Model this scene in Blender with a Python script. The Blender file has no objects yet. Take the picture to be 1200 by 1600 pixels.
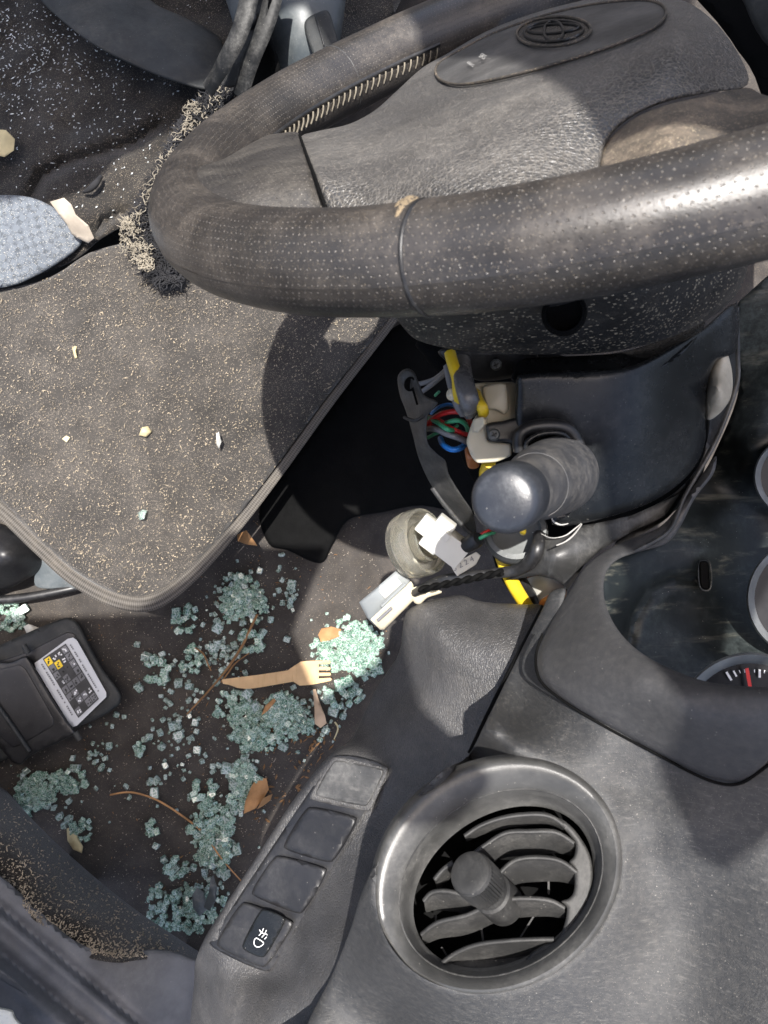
import bpy, bmesh, math, random
import numpy as np
from mathutils import Vector, Matrix, noise
from mathutils.geometry import delaunay_2d_cdt
random.seed(7)
S = bpy.context.scene
COL = S.collection
# ---------------------------------------------------------------- camera, world, sun
H, F = 1.0, 1210.0            # camera height above datum (m), focal length in photo pixels
cam = bpy.data.cameras.new('camera'); camo = bpy.data.objects.new('camera', cam); COL.objects.link(camo)
camo.location = (0, 0, H); camo.rotation_euler = (0, 0, 0)
cam.sensor_fit = 'VERTICAL'; cam.sensor_height = 24.0; cam.lens = F/1600*24.0
cam.dof.use_dof = True; cam.dof.focus_distance = .47; cam.dof.aperture_fstop = 20
cam.clip_start = 0.01; cam.clip_end = 100
S.camera = camo
S.render.resolution_x = 768; S.render.resolution_y = 1024
S.view_settings.view_transform = 'Standard'; S.view_settings.look = 'None'
S.view_settings.exposure = 1.15; S.view_settings.gamma = 1
SUN = Vector((0.015, 0.17, 1.0)).normalized()      # towards the sun: high, slightly behind the wheel
el = math.asin(SUN.z); az = math.atan2(SUN.x, SUN.y)
w = bpy.data.worlds.new('World'); S.world = w; w.use_nodes = True
nt = w.node_tree; bg = nt.nodes['Background']
sky = nt.nodes.new('ShaderNodeTexSky'); sky.sky_type = 'NISHITA'; sky.sun_disc = False
sky.sun_elevation = el; sky.sun_rotation = az
sky.dust_density = 4.5; sky.ozone_density = 0; sky.air_density = .8
nt.links.new(sky.outputs[0], bg.inputs[0]); bg.inputs[1].default_value = 0.14
sl = bpy.data.lights.new('sun', 'SUN'); sl.energy = 5; sl.angle = math.radians(0.5); sl.color = (1, .965, .92)
so = bpy.data.objects.new('sun', sl); COL.objects.link(so)
so.rotation_euler = SUN.to_track_quat('Z', 'Y').to_euler(); so.location = (0, 0, 3)

# ---------------------------------------------------------------- helpers
def W(px, py, d): return Vector(((px-600)/F*d, (800-py)/F*d, H-d))
def tag(o, label=None, cat=None, group=None, kind=None):
    if label: o['label'] = label
    if cat: o['category'] = cat
    if group: o['group'] = group
    if kind: o['kind'] = kind
    return o
def thing(name, base, label, cat, group=None):
    o = bpy.data.objects.new(name, None); COL.objects.link(o); o.location = base; o.empty_display_size = .02
    return tag(o, label, cat, group)
def wloc(o):
    v = Vector((0, 0, 0))
    while o: v += o.location; o = o.parent
    return v
def obj(name, verts, faces, mat, parent=None, smooth=40, uvs=None, label=None, cat=None, group=None, kind=None):
    if parent is not None: base = wloc(parent)
    else:
        n = max(1, len(verts)); base = Vector((sum(v[0] for v in verts)/n, sum(v[1] for v in verts)/n, min(v[2] for v in verts)))
    me = bpy.data.meshes.new(name)
    me.from_pydata([(v[0]-base.x, v[1]-base.y, v[2]-base.z) for v in verts], [], faces); me.update()
    if uvs is not None:
        ul = me.uv_layers.new(name='UVMap')
        for l in me.loops: ul.data[l.index].uv = uvs[l.vertex_index]
    if smooth:
        me.shade_smooth(); me.set_sharp_from_angle(angle=math.radians(smooth))
    me.materials.append(mat)
    o = bpy.data.objects.new(name, me); COL.objects.link(o)
    if parent is not None: o.parent = parent
    else: o.location = base
    return tag(o, label, cat, group, kind)
def cr(pts, n=6, closed=False):
    """Catmull-Rom through points of any dimension"""
    P = [np.array(p, float) for p in pts]; out = []; m = len(P)
    for i in range(m if closed else m-1):
        if closed: a, b, c, e = P[i-1], P[i], P[(i+1) % m], P[(i+2) % m]
        else: a, b, c, e = P[max(i-1, 0)], P[i], P[i+1], P[min(i+2, m-1)]
        for k in range(n):
            t = k/n
            out.append(.5*((2*b)+(-a+c)*t+(2*a-5*b+4*c-e)*t*t+(-a+3*b-3*c+e)*t**3))
    if not closed: out.append(P[-1])
    return out
def chaikin(pts, r=.22, it=3):
    P = [np.array(p, float) for p in pts]
    for k in range(it):
        q = []
        for i in range(len(P)):
            a, b = P[i], P[(i+1) % len(P)]; f = r if k == 0 else .25
            q += [a+(b-a)*f, b-(b-a)*f]
        P = q
    return P
def tps(ctrl):
    C = np.array(ctrl, float); xy = C[:, :2]/1000; z = C[:, 2]; n = len(C)
    if n < 4:
        m = z.mean(); return lambda q: np.full(len(q), m)
    r2 = ((xy[:, None]-xy[None])**2).sum(2); K = np.where(r2 > 0, .5*r2*np.log(r2+1e-20), 0)+np.eye(n)*1e-6
    P = np.hstack([np.ones((n, 1)), xy]); A = np.zeros((n+3, n+3)); A[:n, :n] = K; A[:n, n:] = P; A[n:, :n] = P.T
    s = np.linalg.lstsq(A, np.concatenate([z, np.zeros(3)]), rcond=None)[0]
    def f(q):
        q = np.array(q, float)/1000; r2 = ((q[:, None]-xy[None])**2).sum(2)
        return np.where(r2 > 0, .5*r2*np.log(r2+1e-20), 0)@s[:n]+s[n]+q@s[n+1:]
    return f
def inpoly(q, poly):
    x, y = q[:, 0], q[:, 1]; c = np.zeros(len(q), bool); n = len(poly)
    for i in range(n):
        x1, y1 = poly[i]; x2, y2 = poly[i-1]
        m = ((y1 > y) != (y2 > y))
        if y1 != y2: c ^= m & (x < (x2-x1)*(y-y1)/(y2-y1)+x1)
    return c
def dist(q, poly, closed=True):
    A = np.array(poly); B = np.roll(A, -1, 0)
    if not closed: A, B = A[:-1], B[:-1]
    best = np.full(len(q), 1e9)
    for a, b in zip(A, B):
        ab = b-a; L = (ab**2).sum()+1e-12; t = np.clip(((q-a)@ab)/L, 0, 1)
        best = np.minimum(best, np.sqrt(((q-(a+t[:, None]*ab))**2).sum(1)))
    return best
# steering wheel plane (fitted circle)
WC = Vector((.0930, .1899, -.3165)); WN = Vector((-.293, .742, .603)).normalized()
def wd(px, py, h):
    r = Vector(((px-600)/F, (800-py)/F, -1)); return (WN.dot(WC)+h)/WN.dot(r)
def sheet(name, outline, ctrl, mat, parent=None, step=9, r=.003, skirt=.008, smooth='cr', holes=(), fn=None, wheel=False, ang=50, bulge=0, **kw):
    """a moulded panel: outline (photo pixels) + surface heights interpolated through ctrl, rounded edge and a real thickness"""
    out = cr(outline, 5, True) if smooth == 'cr' else (chaikin(outline, smooth[1]) if isinstance(smooth, tuple) else [np.array(p, float) for p in outline])
    out = np.array(out)
    hs = [np.array(h, float) for h in holes]
    f = tps(ctrl)
    x0, y0 = out.min(0); x1, y1 = out.max(0)
    nx, ny = int((x1-x0)/step)+1, int((y1-y0)/step)+1
    G = np.array([(x0+(i+.5*(j % 2)+.25)*step, y0+(j+.5)*step*.87) for j in range(int(ny/.87)+1) for i in range(nx)])
    G = G[inpoly(G, out)]
    m = dist(G, out) > step*.45
    for h in hs: m &= ~inpoly(G, h) & (dist(G, h) > step*.4)
    G = G[m]
    dm = float(np.mean(f(out))) if not wheel else .33
    rp = r/dm*F                                     # edge radius in pixels
    rings = []
    if r > 0:
        for poly in [out]+hs:
            nxt = np.roll(poly, -1, 0)-np.roll(poly, 1, 0); nn = np.stack([nxt[:, 1], -nxt[:, 0]], 1); nn /= np.linalg.norm(nn, axis=1)[:, None]+1e-9
            for fr in (.08, .3, .62, 1.0):
                for s in (1, -1):
                    q = poly+s*nn*rp*fr
                    ok = inpoly(q, out) & (dist(q, out) > rp*fr*.9)
                    for h in hs: ok &= ~inpoly(q, h) & (dist(q, h) > rp*fr*.9)
                    rings.append(q[ok])
        R = np.vstack(rings); 
        if len(G): G = G[np.array([True]*len(G)) & (np.minimum.reduce([dist(G, p) for p in [out]+hs]) > rp*1.05)]
        G = np.vstack([R, G]) if len(G) else R
    loops = [out]+hs; V = []; E = []
    for L in loops:
        s = len(V); V += [Vector(p) for p in L]; E += [(s+i, s+(i+1) % len(L)) for i in range(len(L))]
    V += [Vector(p) for p in G]
    vo, eo, fo, *_ = delaunay_2d_cdt(V, E, [], 1, 1e-4)
    Q = np.array([(v.x, v.y) for v in vo])
    if hs:
        ff = []
        for t in fo:
            c = Q[list(t)].mean(0)[None]
            if not any(inpoly(c, h)[0] for h in hs): ff.append(t)
        fo = ff
    D = f(Q)
    db = np.minimum.reduce([dist(Q, p) for p in loops])
    if wheel: D = np.array([wd(a, b, h) for (a, b), h in zip(Q, D)])
    if fn is not None: D = D+fn(Q, D)
    if bulge: D = D-bulge*np.clip(1-(1-np.clip(db/max(db.max(), 1e-6), 0, 1))**2, 0, 1)
    if r > 0:
        t = np.clip(db/rp, 0, 1); D = D+r*(1-np.sqrt(np.clip(1-(1-t)**2, 0, 1)))
    verts = [W(a, b, d) for (a, b), d in zip(Q, D)]
    faces = []
    for t in fo:
        t = list(t); a, b, c = [verts[i] for i in t[:3]]
        if (b-a).cross(c-a).z < 0: t.reverse()
        faces.append(t)
    # skirt
    cnt = {}
    for t in faces:
        for i in range(len(t)):
            a, b = t[i], t[(i+1) % len(t)]; cnt[(a, b)] = cnt.get((a, b), 0)+1
    be = [e for e in cnt if (e[1], e[0]) not in cnt]
    mp = {}
    for a, b in be:
        for v in (a, b):
            if v not in mp:
                mp[v] = len(verts); q = Q[v]; verts.append(W(q[0], q[1], D[v]+skirt))
        faces.append([b, a, mp[a], mp[b]])
    used = sorted({i for t in faces for i in t}); rm = {o: i for i, o in enumerate(used)}
    verts = [verts[i] for i in used]; faces = [[rm[i] for i in t] for t in faces]
    return obj(name, verts, faces, mat, parent, smooth=ang, **kw)
def tubem(pts, rad, seg=10, n=6, closed=False, flat=1.0, up=None, smooth=True):
    P = cr(pts, n, closed) if smooth else [np.array(p, float) for p in pts]
    P = [Vector(p) for p in P]; m = len(P); V = []; Fc = []; U = []
    R = rad if isinstance(rad, (list, tuple)) else [rad]*2
    prev = up or Vector((.3, .2, 1)); L = 0
    for i, p in enumerate(P):
        t = (P[(i+1) % m]-P[i-1]) if closed else (P[min(i+1, m-1)]-P[max(i-1, 0)])
        t.normalize()
        if up is not None: prev = up
        s = t.cross(prev); 
        if s.length < 1e-6: s = t.orthogonal()
        s.normalize(); u = s.cross(t); prev = u
        k = i/max(1, m-1)*(len(R)-1); a = int(min(k, len(R)-2)); rr = R[a]+(R[a+1]-R[a])*(k-a)
        if i: L += (P[i]-P[i-1]).length
        for j in range(seg):
            th = 2*math.pi*j/seg; V.append(p+s*math.cos(th)*rr+u*math.sin(th)*rr*flat); U.append((L, j/seg))
    for i in range(m if closed else m-1):
        for j in range(seg):
            a = i*seg+j; b = i*seg+(j+1) % seg; c = ((i+1) % m)*seg+(j+1) % seg; d = ((i+1) % m)*seg+j
            Fc.append([a, b, c, d])
    if not closed: Fc.append(list(range(seg))[::-1]); Fc.append([(m-1)*seg+j for j in range(seg)])
    return V, Fc, U
def tube(name, pts, rad, mat, parent=None, seg=10, n=6, closed=False, flat=1.0, up=None, sm=True, **kw):
    v, f, u = tubem(pts, rad, seg, n, closed, flat, up, sm); return obj(name, v, f, mat, parent, uvs=u, smooth=60, **kw)
def ptube(name, pts, rad, mat, parent=None, **kw):    # pts as (px,py,d)
    return tube(name, [W(*p) for p in pts], rad, mat, parent, **kw)
def lathe(name, A, B, prof, mat, parent=None, seg=40, rib=None, **kw):
    """prof: (t along A->B in metres, radius)"""
    ax = (B-A).normalized(); s = ax.orthogonal().normalized(); u = ax.cross(s); V = []; Fc = []
    for k, (t, r) in enumerate(prof):
        for j in range(seg):
            th = 2*math.pi*j/seg; rr = r
            if rib and rib[0] <= k <= rib[1]: rr = r+(rib[2] if j % 2 else 0)
            V.append(A+ax*t+s*math.cos(th)*rr+u*math.sin(th)*rr)
    for k in range(len(prof)-1):
        for j in range(seg): a = k*seg+j; b = k*seg+(j+1) % seg; Fc.append([a, b, b+seg, a+seg])
    Fc.append(list(range(seg))[::-1]); Fc.append([(len(prof)-1)*seg+j for j in range(seg)])
    return obj(name, V, Fc, mat, parent, smooth=35, **kw)
def box(name, c, ax, ay, sx, sy, sz, mat, parent=None, bev=.0006, **kw):
    ax = ax.normalized(); az = ax.cross(ay).normalized(); ay = az.cross(ax)
    bm = bmesh.new(); bmesh.ops.create_cube(bm, size=1)
    for v in bm.verts: v.co = Vector((v.co.x*sx, v.co.y*sy, v.co.z*sz))
    if bev: bmesh.ops.bevel(bm, geom=bm.edges[:], offset=bev, segments=2, affect='EDGES', profile=.6)
    V = [c+ax*v.co.x+ay*v.co.y+az*v.co.z for v in bm.verts]; bm.verts.index_update()
    Fc = [[v.index for v in f.verts] for f in bm.faces]; bm.free()
    return obj(name, V, Fc, mat, parent, smooth=30, **kw)
def text(name, s, o, dx, dy, size, mat, parent=None, thick=.0001):
    cu = bpy.data.curves.new('t', 'FONT'); cu.body = s; cu.size = 1; cu.align_x = 'CENTER'; cu.align_y = 'CENTER'; cu.resolution_u = 3; cu.extrude = 0
    to = bpy.data.objects.new('t', cu); COL.objects.link(to)
    dg = bpy.context.evaluated_depsgraph_get(); me = bpy.data.meshes.new_from_object(to.evaluated_get(dg))
    dx = dx.normalized(); dy = dy.normalized()
    V = [o+dx*v.co.x*size+dy*v.co.y*size for v in me.vertices]; Fc = [list(p.vertices) for p in me.polygons]
    bpy.data.objects.remove(to); bpy.data.curves.remove(cu)
    return obj(name, V, Fc, mat, parent, smooth=0)

# ---------------------------------------------------------------- materials
def N(t, k, **kw):
    n = t.nodes.new(k)
    for a, b in kw.items(): setattr(n, a, b)
    return n
def mat(name, col, rough=.5, spec=.5, grain=None, dust=None, fleck=None, streak=None, perf=None, rib=None, var=.25, metal=0, trans=0, coat=0, sheen=0, lines=None, fine=None, weave=None, sss=0):
    m = bpy.data.materials.new(name); m.use_nodes = True; t = m.node_tree; b = t.nodes['Principled BSDF']; L = t.links.new
    b.inputs['Metallic'].default_value = metal; b.inputs['Specular IOR Level'].default_value = spec
    b.inputs['Transmission Weight'].default_value = trans; b.inputs['Coat Weight'].default_value = coat
    b.inputs['Sheen Weight'].default_value = sheen
    tc = N(t, 'ShaderNodeTexCoord'); P = tc.outputs['Object']; UV = tc.outputs['UV']
    def noise_(scale, det=4, vec=P, rgh=.6):
        n = N(t, 'ShaderNodeTexNoise'); n.inputs['Scale'].default_value = scale; n.inputs['Detail'].default_value = det; n.inputs['Roughness'].default_value = rgh; L(vec, n.inputs['Vector']); return n.outputs['Fac']
    def ramp(x, a, c):
        n = N(t, 'ShaderNodeMapRange', interpolation_type='SMOOTHSTEP'); n.inputs[1].default_value = a; n.inputs[2].default_value = c; L(x, n.inputs[0]); return n.outputs[0]
    def math_(op, x, y=None, z=None):
        n = N(t, 'ShaderNodeMath', operation=op)
        for i, v in enumerate((x, y, z)):
            if v is None: continue
            if hasattr(v, 'links') or not isinstance(v, (int, float)): L(v, n.inputs[i])
            else: n.inputs[i].default_value = v
        return n.outputs[0]
    def mix(fac, a, c):
        n = N(t, 'ShaderNodeMix', data_type='RGBA')
        if isinstance(fac, (int, float)): n.inputs[0].default_value = fac
        else: L(fac, n.inputs[0])
        for i, v in ((6, a), (7, c)):
            if isinstance(v, tuple): n.inputs[i].default_value = (*v, 1) if len(v) == 3 else v
            else: L(v, n.inputs[i])
        return n.outputs[2]
    c = mix(ramp(noise_(35, 5), .3, .7), tuple(x*(1-var) for x in col), tuple(min(1, x*(1+var)) for x in col))
    rg = rough; R = None; bumps = []
    if grain:   # (scale, strength, line dust)
        v = N(t, 'ShaderNodeTexVoronoi', feature='DISTANCE_TO_EDGE'); v.inputs['Scale'].default_value = grain[0]
        dis = N(t, 'ShaderNodeVectorMath', operation='ADD'); nz = N(t, 'ShaderNodeTexNoise'); nz.inputs['Scale'].default_value = grain[0]*.7; L(P, nz.inputs['Vector'])
        sc = N(t, 'ShaderNodeVectorMath', operation='SCALE'); sc.inputs['Scale'].default_value = .5/grain[0]; L(nz.outputs['Color'], sc.inputs[0])
        L(P, dis.inputs[0]); L(sc.outputs[0], dis.inputs[1])
        if len(grain) > 3:
            mp = N(t, 'ShaderNodeMapping'); mp.inputs['Scale'].default_value = grain[3]; L(dis.outputs[0], mp.inputs[0])
            if len(grain) > 4: mp.inputs['Rotation'].default_value = (0, 0, math.radians(grain[4]))
            L(mp.outputs[0], v.inputs['Vector'])
        else: L(dis.outputs[0], v.inputs['Vector'])
        g = ramp(v.outputs['Distance'], 0, .16); bumps.append((g, grain[1]))
        if grain[2]: c = mix(math_('MULTIPLY', math_('SUBTRACT', 1, g), grain[2]), c, (.34, .31, .27))
    if perf:    # (count u, count v, strength, dust)  perforated leather
        sx = N(t, 'ShaderNodeSeparateXYZ'); L(UV, sx.inputs[0])
        if perf[0] == 'obj': sx2 = N(t, 'ShaderNodeSeparateXYZ'); L(P, sx2.inputs[0]); uu = math_('MULTIPLY', sx2.outputs[0], perf[4]); vv = math_('MULTIPLY', sx2.outputs[2 if len(perf) > 5 else 1], perf[4])
        else: uu = math_('MULTIPLY', sx.outputs[0], perf[0]); vv = math_('MULTIPLY', sx.outputs[1], perf[1])
        wn = math_('SUBTRACT', noise_(260, 1), .5); uu = math_('ADD', uu, math_('MULTIPLY', wn, .7)); vv = math_('ADD', vv, math_('MULTIPLY', math_('SUBTRACT', noise_(190, 1), .5), .7))
        row = math_('FLOOR', vv); odd = math_('MULTIPLY', math_('MODULO', math_('ABSOLUTE', row), 2), .5)
        fu = math_('SUBTRACT', math_('FRACT', math_('ADD', uu, odd)), .5); fv = math_('SUBTRACT', math_('FRACT', vv), .5)
        dd = math_('SQRT', math_('ADD', math_('MULTIPLY', fu, fu), math_('MULTIPLY', fv, fv)))
        hole = math_('SUBTRACT', 1, ramp(dd, .05, .15)); bumps.append((math_('SUBTRACT', 1, hole), perf[2]))
        c = mix(math_('MULTIPLY', hole, math_('MULTIPLY', perf[3], ramp(noise_(60, 2), .3, .6))), c, (.42, .38, .33))
    if rib:     # (count along uv.x)
        sx = N(t, 'ShaderNodeSeparateXYZ'); L(UV, sx.inputs[0])
        a = math_('SINE', math_('MULTIPLY', sx.outputs[0], rib[0])); bb = math_('SINE', math_('MULTIPLY', sx.outputs[1], 6.283*rib[1]))
        k = math_('MULTIPLY', math_('ADD', a, bb), .25); k = math_('ADD', k, .5); bumps.append((k, .6)); c = mix(k, tuple(x*.35 for x in col), tuple(min(1, x*1.35) for x in col))
    if weave:
        mp = N(t, 'ShaderNodeMapping'); mp.inputs['Scale'].default_value = (weave,)*3; mp.inputs['Rotation'].default_value = (0, 0, .5); L(P, mp.inputs[0])
        ck = N(t, 'ShaderNodeTexChecker'); ck.inputs['Scale'].default_value = 1; L(mp.outputs[0], ck.inputs['Vector'])
        c = mix(ck.outputs['Fac'], mix(ramp(noise_(weave*1.3, 3), .35, .6), tuple(x*.6 for x in col), col), tuple(min(1, x*1.1) for x in col)); bumps.append((ck.outputs['Fac'], .3)); bumps.append((noise_(weave*6, 3), .3))
    if fine: bumps.append((noise_(fine[0], 5, rgh=.75), fine[1]))
    if streak:  # (scale vector, amount, colour)
        mp = N(t, 'ShaderNodeMapping'); mp.inputs['Scale'].default_value = streak[0]; mp.inputs['Rotation'].default_value = (0, 0, math.radians(streak[3] if len(streak) > 3 else 0)); L(P, mp.inputs[0])
        s_ = math_('MULTIPLY', ramp(noise_(1, 6, mp.outputs[0], .7), .52, .78), streak[1]); c = mix(s_, c, streak[2]); R = s_
    if dust:    # (amount, scale, colour)
        mp = N(t, 'ShaderNodeMapping'); mp.inputs['Location'].default_value = (3.1, 1.7, .4); L(P, mp.inputs[0])
        d1 = ramp(noise_(dust[1], 8, mp.outputs[0], .7), .38, .72); d2 = ramp(noise_(dust[1]*14, 4, rgh=.8), .35, .7)
        df = math_('MULTIPLY', math_('MULTIPLY', d1, math_('ADD', math_('MULTIPLY', d2, .7), .3)), dust[0]); c = mix(df, c, dust[2]); R = df if R is None else math_('MAXIMUM', R, df)
        # loose bright specks of dust
        v = N(t, 'ShaderNodeTexVoronoi'); v.inputs['Scale'].default_value = 420; L(P, v.inputs['Vector'])
        sp = math_('MULTIPLY', math_('LESS_THAN', v.outputs['Distance'], .09), math_('GREATER_THAN', noise_(150, 2), .56)); c = mix(math_('MULTIPLY', sp, .4), c, (.4, .38, .34))
    if fleck:   # (scale, size, colour, density)
        for i, (rot, an) in enumerate(((.4, (1, 2.6, 1)), (1.7, (1, 2.2, 1)), (-.6, (1, 1.1, 1)))):
            mp = N(t, 'ShaderNodeMapping'); mp.inputs['Scale'].default_value = tuple(a*fleck[0]*(1+.4*i) for a in an); mp.inputs['Rotation'].default_value = (0, 0, rot); L(P, mp.inputs[0])
            v = N(t, 'ShaderNodeTexVoronoi'); v.inputs['Scale'].default_value = 1; L(mp.outputs[0], v.inputs['Vector'])
            sc = N(t, 'ShaderNodeSeparateColor'); L(v.outputs['Color'], sc.inputs[0])
            on = math_('MULTIPLY', math_('LESS_THAN', v.outputs['Distance'], fleck[1]), math_('LESS_THAN', sc.outputs[0], math_('MULTIPLY', ramp(noise_(30+i*9, 3), .25, .7), fleck[3])))
            c = mix(on, c, mix(sc.outputs[1], tuple(x*.55 for x in fleck[2]), fleck[2]))
            bumps.append((on, .35))
    L(c, b.inputs['Base Color'])
    rn = math_('ADD', math_('MULTIPLY', ramp(noise_(240, 4), .3, .7), .08), rg-.04)
    if R is not None: rn = math_('ADD', rn, math_('MULTIPLY', R, .22))
    rn2 = N(t, 'ShaderNodeClamp'); L(rn, rn2.inputs[0]); L(rn2.outputs[0], b.inputs['Roughness'])
    prev = None
    for x, s in bumps:
        bp = N(t, 'ShaderNodeBump'); bp.inputs['Strength'].default_value = min(1, s); bp.inputs['Distance'].default_value = .0006 if s <= 1 else .0015; L(x, bp.inputs['Height'])
        if prev: L(prev, bp.inputs['Normal'])
        prev = bp.outputs[0]
    if prev: L(prev, b.inputs['Normal'])
    if sss: b.inputs['Subsurface Weight'].default_value = sss; b.inputs['Subsurface Radius'].default_value = (.004, .003, .002)
    return m
TAN = (.36, .30, .23); GREY = (.32, .31, .29)
M = {}
M['rim'] = mat('perforated_leather', (.021, .019, .018), .33, .65, perf=(500, 42, .6, .3), dust=(.55, 26, (.14, .12, .1)), fine=(900, .2), fleck=(1300, .24, (.22, .18, .13), .14))
M['spoke'] = mat('perforated_spoke_leather', (.03, .028, .027), .3, .7, perf=('obj', 0, .6, .5, 480), dust=(.45, 25, (.2, .18, .15)), fine=(700, .35))
M['spoke2'] = mat('dusty_spoke_leather', (.04, .036, .032), .55, .4, dust=(1.0, 14, (.24, .19, .14)), fine=(900, .5), fleck=(800, .3, (.35, .29, .2), .3))
M['pad'] = mat('airbag_vinyl', (.034, .034, .035), .36, .65, grain=(620, .6, .32, (1, 1.2, 1)), dust=(.6, 18, (.2, .185, .165)))
M['padflat'] = mat('airbag_badge_plate', (.042, .042, .042), .45, .5, dust=(.6, 25, (.17, .16, .15)), fine=(1200, .35))
M['shell'] = mat('flecked_black_plastic', (.016, .016, .016), .55, .4, fleck=(420, .34, (.34, .29, .21), .28), dust=(.25, 30, TAN), fine=(900, .4))
M['spoke3'] = mat('caked_dust', (.2, .155, .1), .9, .2, var=.4, fine=(300, .8), fleck=(700, .4, (.05, .045, .04), .5))
M['black'] = mat('black_plastic', (.008, .008, .009), .38, .5, dust=(.12, 16, GREY), fine=(1500, .12))
M['gloss'] = mat('glossy_column_plastic', (.007, .008, .009), .24, .35, dust=(.16, 14, (.2, .2, .2)), fine=(1600, .15))
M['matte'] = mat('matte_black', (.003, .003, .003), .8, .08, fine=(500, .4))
M['dark'] = mat('scuffed_black_plastic', (.03, .03, .03), .42, .5, streak=((300, 25, 40), .3, (.25, .25, .25), 30), dust=(.3, 40, GREY), fine=(400, .3))
M['dash'] = mat('dashboard_plastic', (.03, .031, .033), .5, .45, var=.06, dust=(.3, 420, (.15, .14, .125)), fine=(1500, .6), fleck=(900, .18, (.2, .185, .16), .2), streak=((200, 1100, 200), .45, (.17, .165, .155), -50))
M['hood'] = mat('instrument_hood_plastic', (.044, .044, .046), .48, .4, var=.06, dust=(.2, 350, (.2, .19, .175)), fine=(1600, .25))
M['knee'] = mat('grained_trim', (.038, .038, .040), .42, .5, grain=(700, .45, .06, (1.6, .7, 1), -20), dust=(.3, 14, (.19, .175, .155)), fine=(300, .3))
M['vent'] = mat('vent_ring_plastic', (.042, .042, .041), .36, .5, dust=(.3, 22, GREY), fine=(1500, .15))
M['slat'] = mat('vent_louvre_plastic', (.02, .02, .02), .52, .3, dust=(.3, 60, (.16, .155, .145)), fine=(1200, .2))
M['lens'] = mat('cluster_recess_plastic', (.006, .0078, .008), .38, .3, streak=((14, 160, 60), .45, (.25, .24, .19), 65), dust=(.35, 16, (.16, .19, .19)))
M['switch'] = mat('switch_plastic', (.009, .009, .0105), .42, .5, dust=(.08, 30, GREY), fine=(1400, .12))
M['switch2'] = mat('worn_switch_blank', (.03, .03, .03), .45, .5, dust=(.3, 20, GREY), streak=((60, 300, 10), .3, (.2, .19, .18)), fine=(1400, .2))
M['ring'] = mat('gauge_bezel', (.28, .29, .29), .35, .5, metal=.6)
M['dial'] = mat('gauge_face', (.006, .006, .007), .35, .3)
M['white'] = mat('print_white', (.75, .75, .75), .6, var=.03)
M['red'] = mat('needle_red', (.65, .02, .015), .4, var=.05)
M['cream'] = mat('cream_nylon', (.55, .5, .38), .4, .5, dust=(.3, 40, (.35, .3, .22)), var=.08, sss=.3)
M['whitep'] = mat('white_plug_plastic', (.55, .54, .49), .42, .5, var=.06, dust=(.15, 40, (.5, .45, .35)))
M['greyp'] = mat('grey_plug_plastic', (.19, .205, .21), .42, .5, var=.08, dust=(.2, 40, (.4, .36, .28)))
M['clear'] = mat('milky_clear_plastic', (.88, .85, .74), .1, .5, var=.04, trans=.92, dust=(.12, 60, (.42, .36, .25)))
M['knobw'] = mat('dirty_cream_knob', (.45, .41, .33), .45, .5, dust=(.6, 60, (.22, .19, .14)), fine=(400, .3))
M['stalkcap'] = mat('stalk_cap', (.015, .017, .022), .35, .55, dust=(.3, 50, (.2, .21, .22)), fine=(900, .15))
M['stalk'] = mat('dusty_stalk', (.04, .041, .045), .5, .4, dust=(.6, 140, (.2, .185, .165)), fine=(900, .3))
M['metal'] = mat('zinc', (.09, .095, .095), .55, .4, metal=.2, dust=(.3, 60, (.2, .2, .18)))
M['darkmetal'] = mat('dark_painted_metal', (.006, .0065, .007), .5, .2, metal=.0, dust=(.3, 40, GREY))
for k, c in dict(yellow=(.72, .5, .02), wred=(.5, .02, .02), wgreen=(.05, .32, .16), wblue=(.02, .2, .62), wgrey=(.16, .16, .17), brown=(.34, .12, .04)).items():
    M[k] = mat('wire_'+k, c, .38, .5, var=.12, dust=(.12, 60, (.3, .27, .2)))
M['tape'] = mat('grey_tape', (.1, .1, .1), .28, .6, fine=(300, .3))
M['floor'] = mat('black_carpet', (.042, .038, .035), .95, .15, fine=(420, 1), fleck=(700, .25, (.2, .16, .12), .2), dust=(.5, 14, (.09, .075, .06)), sheen=.15)
M['mat'] = mat('floor_mat_pile', (.036, .033, .030), .95, .15, fine=(520, 1), fleck=(700, .26, (.34, .29, .23), .4), dust=(.5, 12, (.085, .076, .066)), sheen=.25)
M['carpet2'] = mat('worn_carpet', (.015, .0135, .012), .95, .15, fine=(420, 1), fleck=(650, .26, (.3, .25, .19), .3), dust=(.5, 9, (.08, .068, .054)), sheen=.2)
M['binding'] = mat('woven_binding', (.085, .078, .07), .9, .15, rib=(3400, 9), dust=(.5, 30, (.16, .14, .11)))
M['fabric'] = mat('blue_seat_fabric', (.10, .112, .128), .8, .2, weave=190, fleck=(600, .25, (.5, .48, .42), .3))
M['sill'] = mat('sill_plastic', (.085, .087, .094), .5, .45, dust=(.2, 12, GREY), fine=(1300, .2))
M['trimg'] = mat('dark_grey_trim', (.024, .026, .027), .55, .25, dust=(.4, 18, (.14, .13, .11)), fine=(800, .3))  # even dark grey of the trims and fuse box tray
M['seatg'] = mat('seat_side_plastic', (.055, .065, .07), .45, .5, dust=(.25, 20, GREY))
M['label'] = mat('label_paper', (.5, .51, .52), .5, var=.05)
M['labelk'] = mat('label_black', (.03, .03, .03), .5)
M['labelg'] = mat('label_grey', (.14, .14, .145), .5)
M['labely'] = mat('label_yellow', (.75, .52, .02), .5)
M['wood'] = mat('birch_wood', (.5, .33, .17), .65, .3, streak=((400, 40, 40), .5, (.25, .14, .06), 10), var=.15)
M['splinter'] = mat('weathered_wood', (.42, .3, .2), .75, .2, var=.25)
M['leaf'] = mat('dry_leaf', (.36, .19, .08), .7, .3, var=.35, fine=(300, .5), streak=((100, 100, 30), .4, (.2, .09, .03)))
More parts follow.
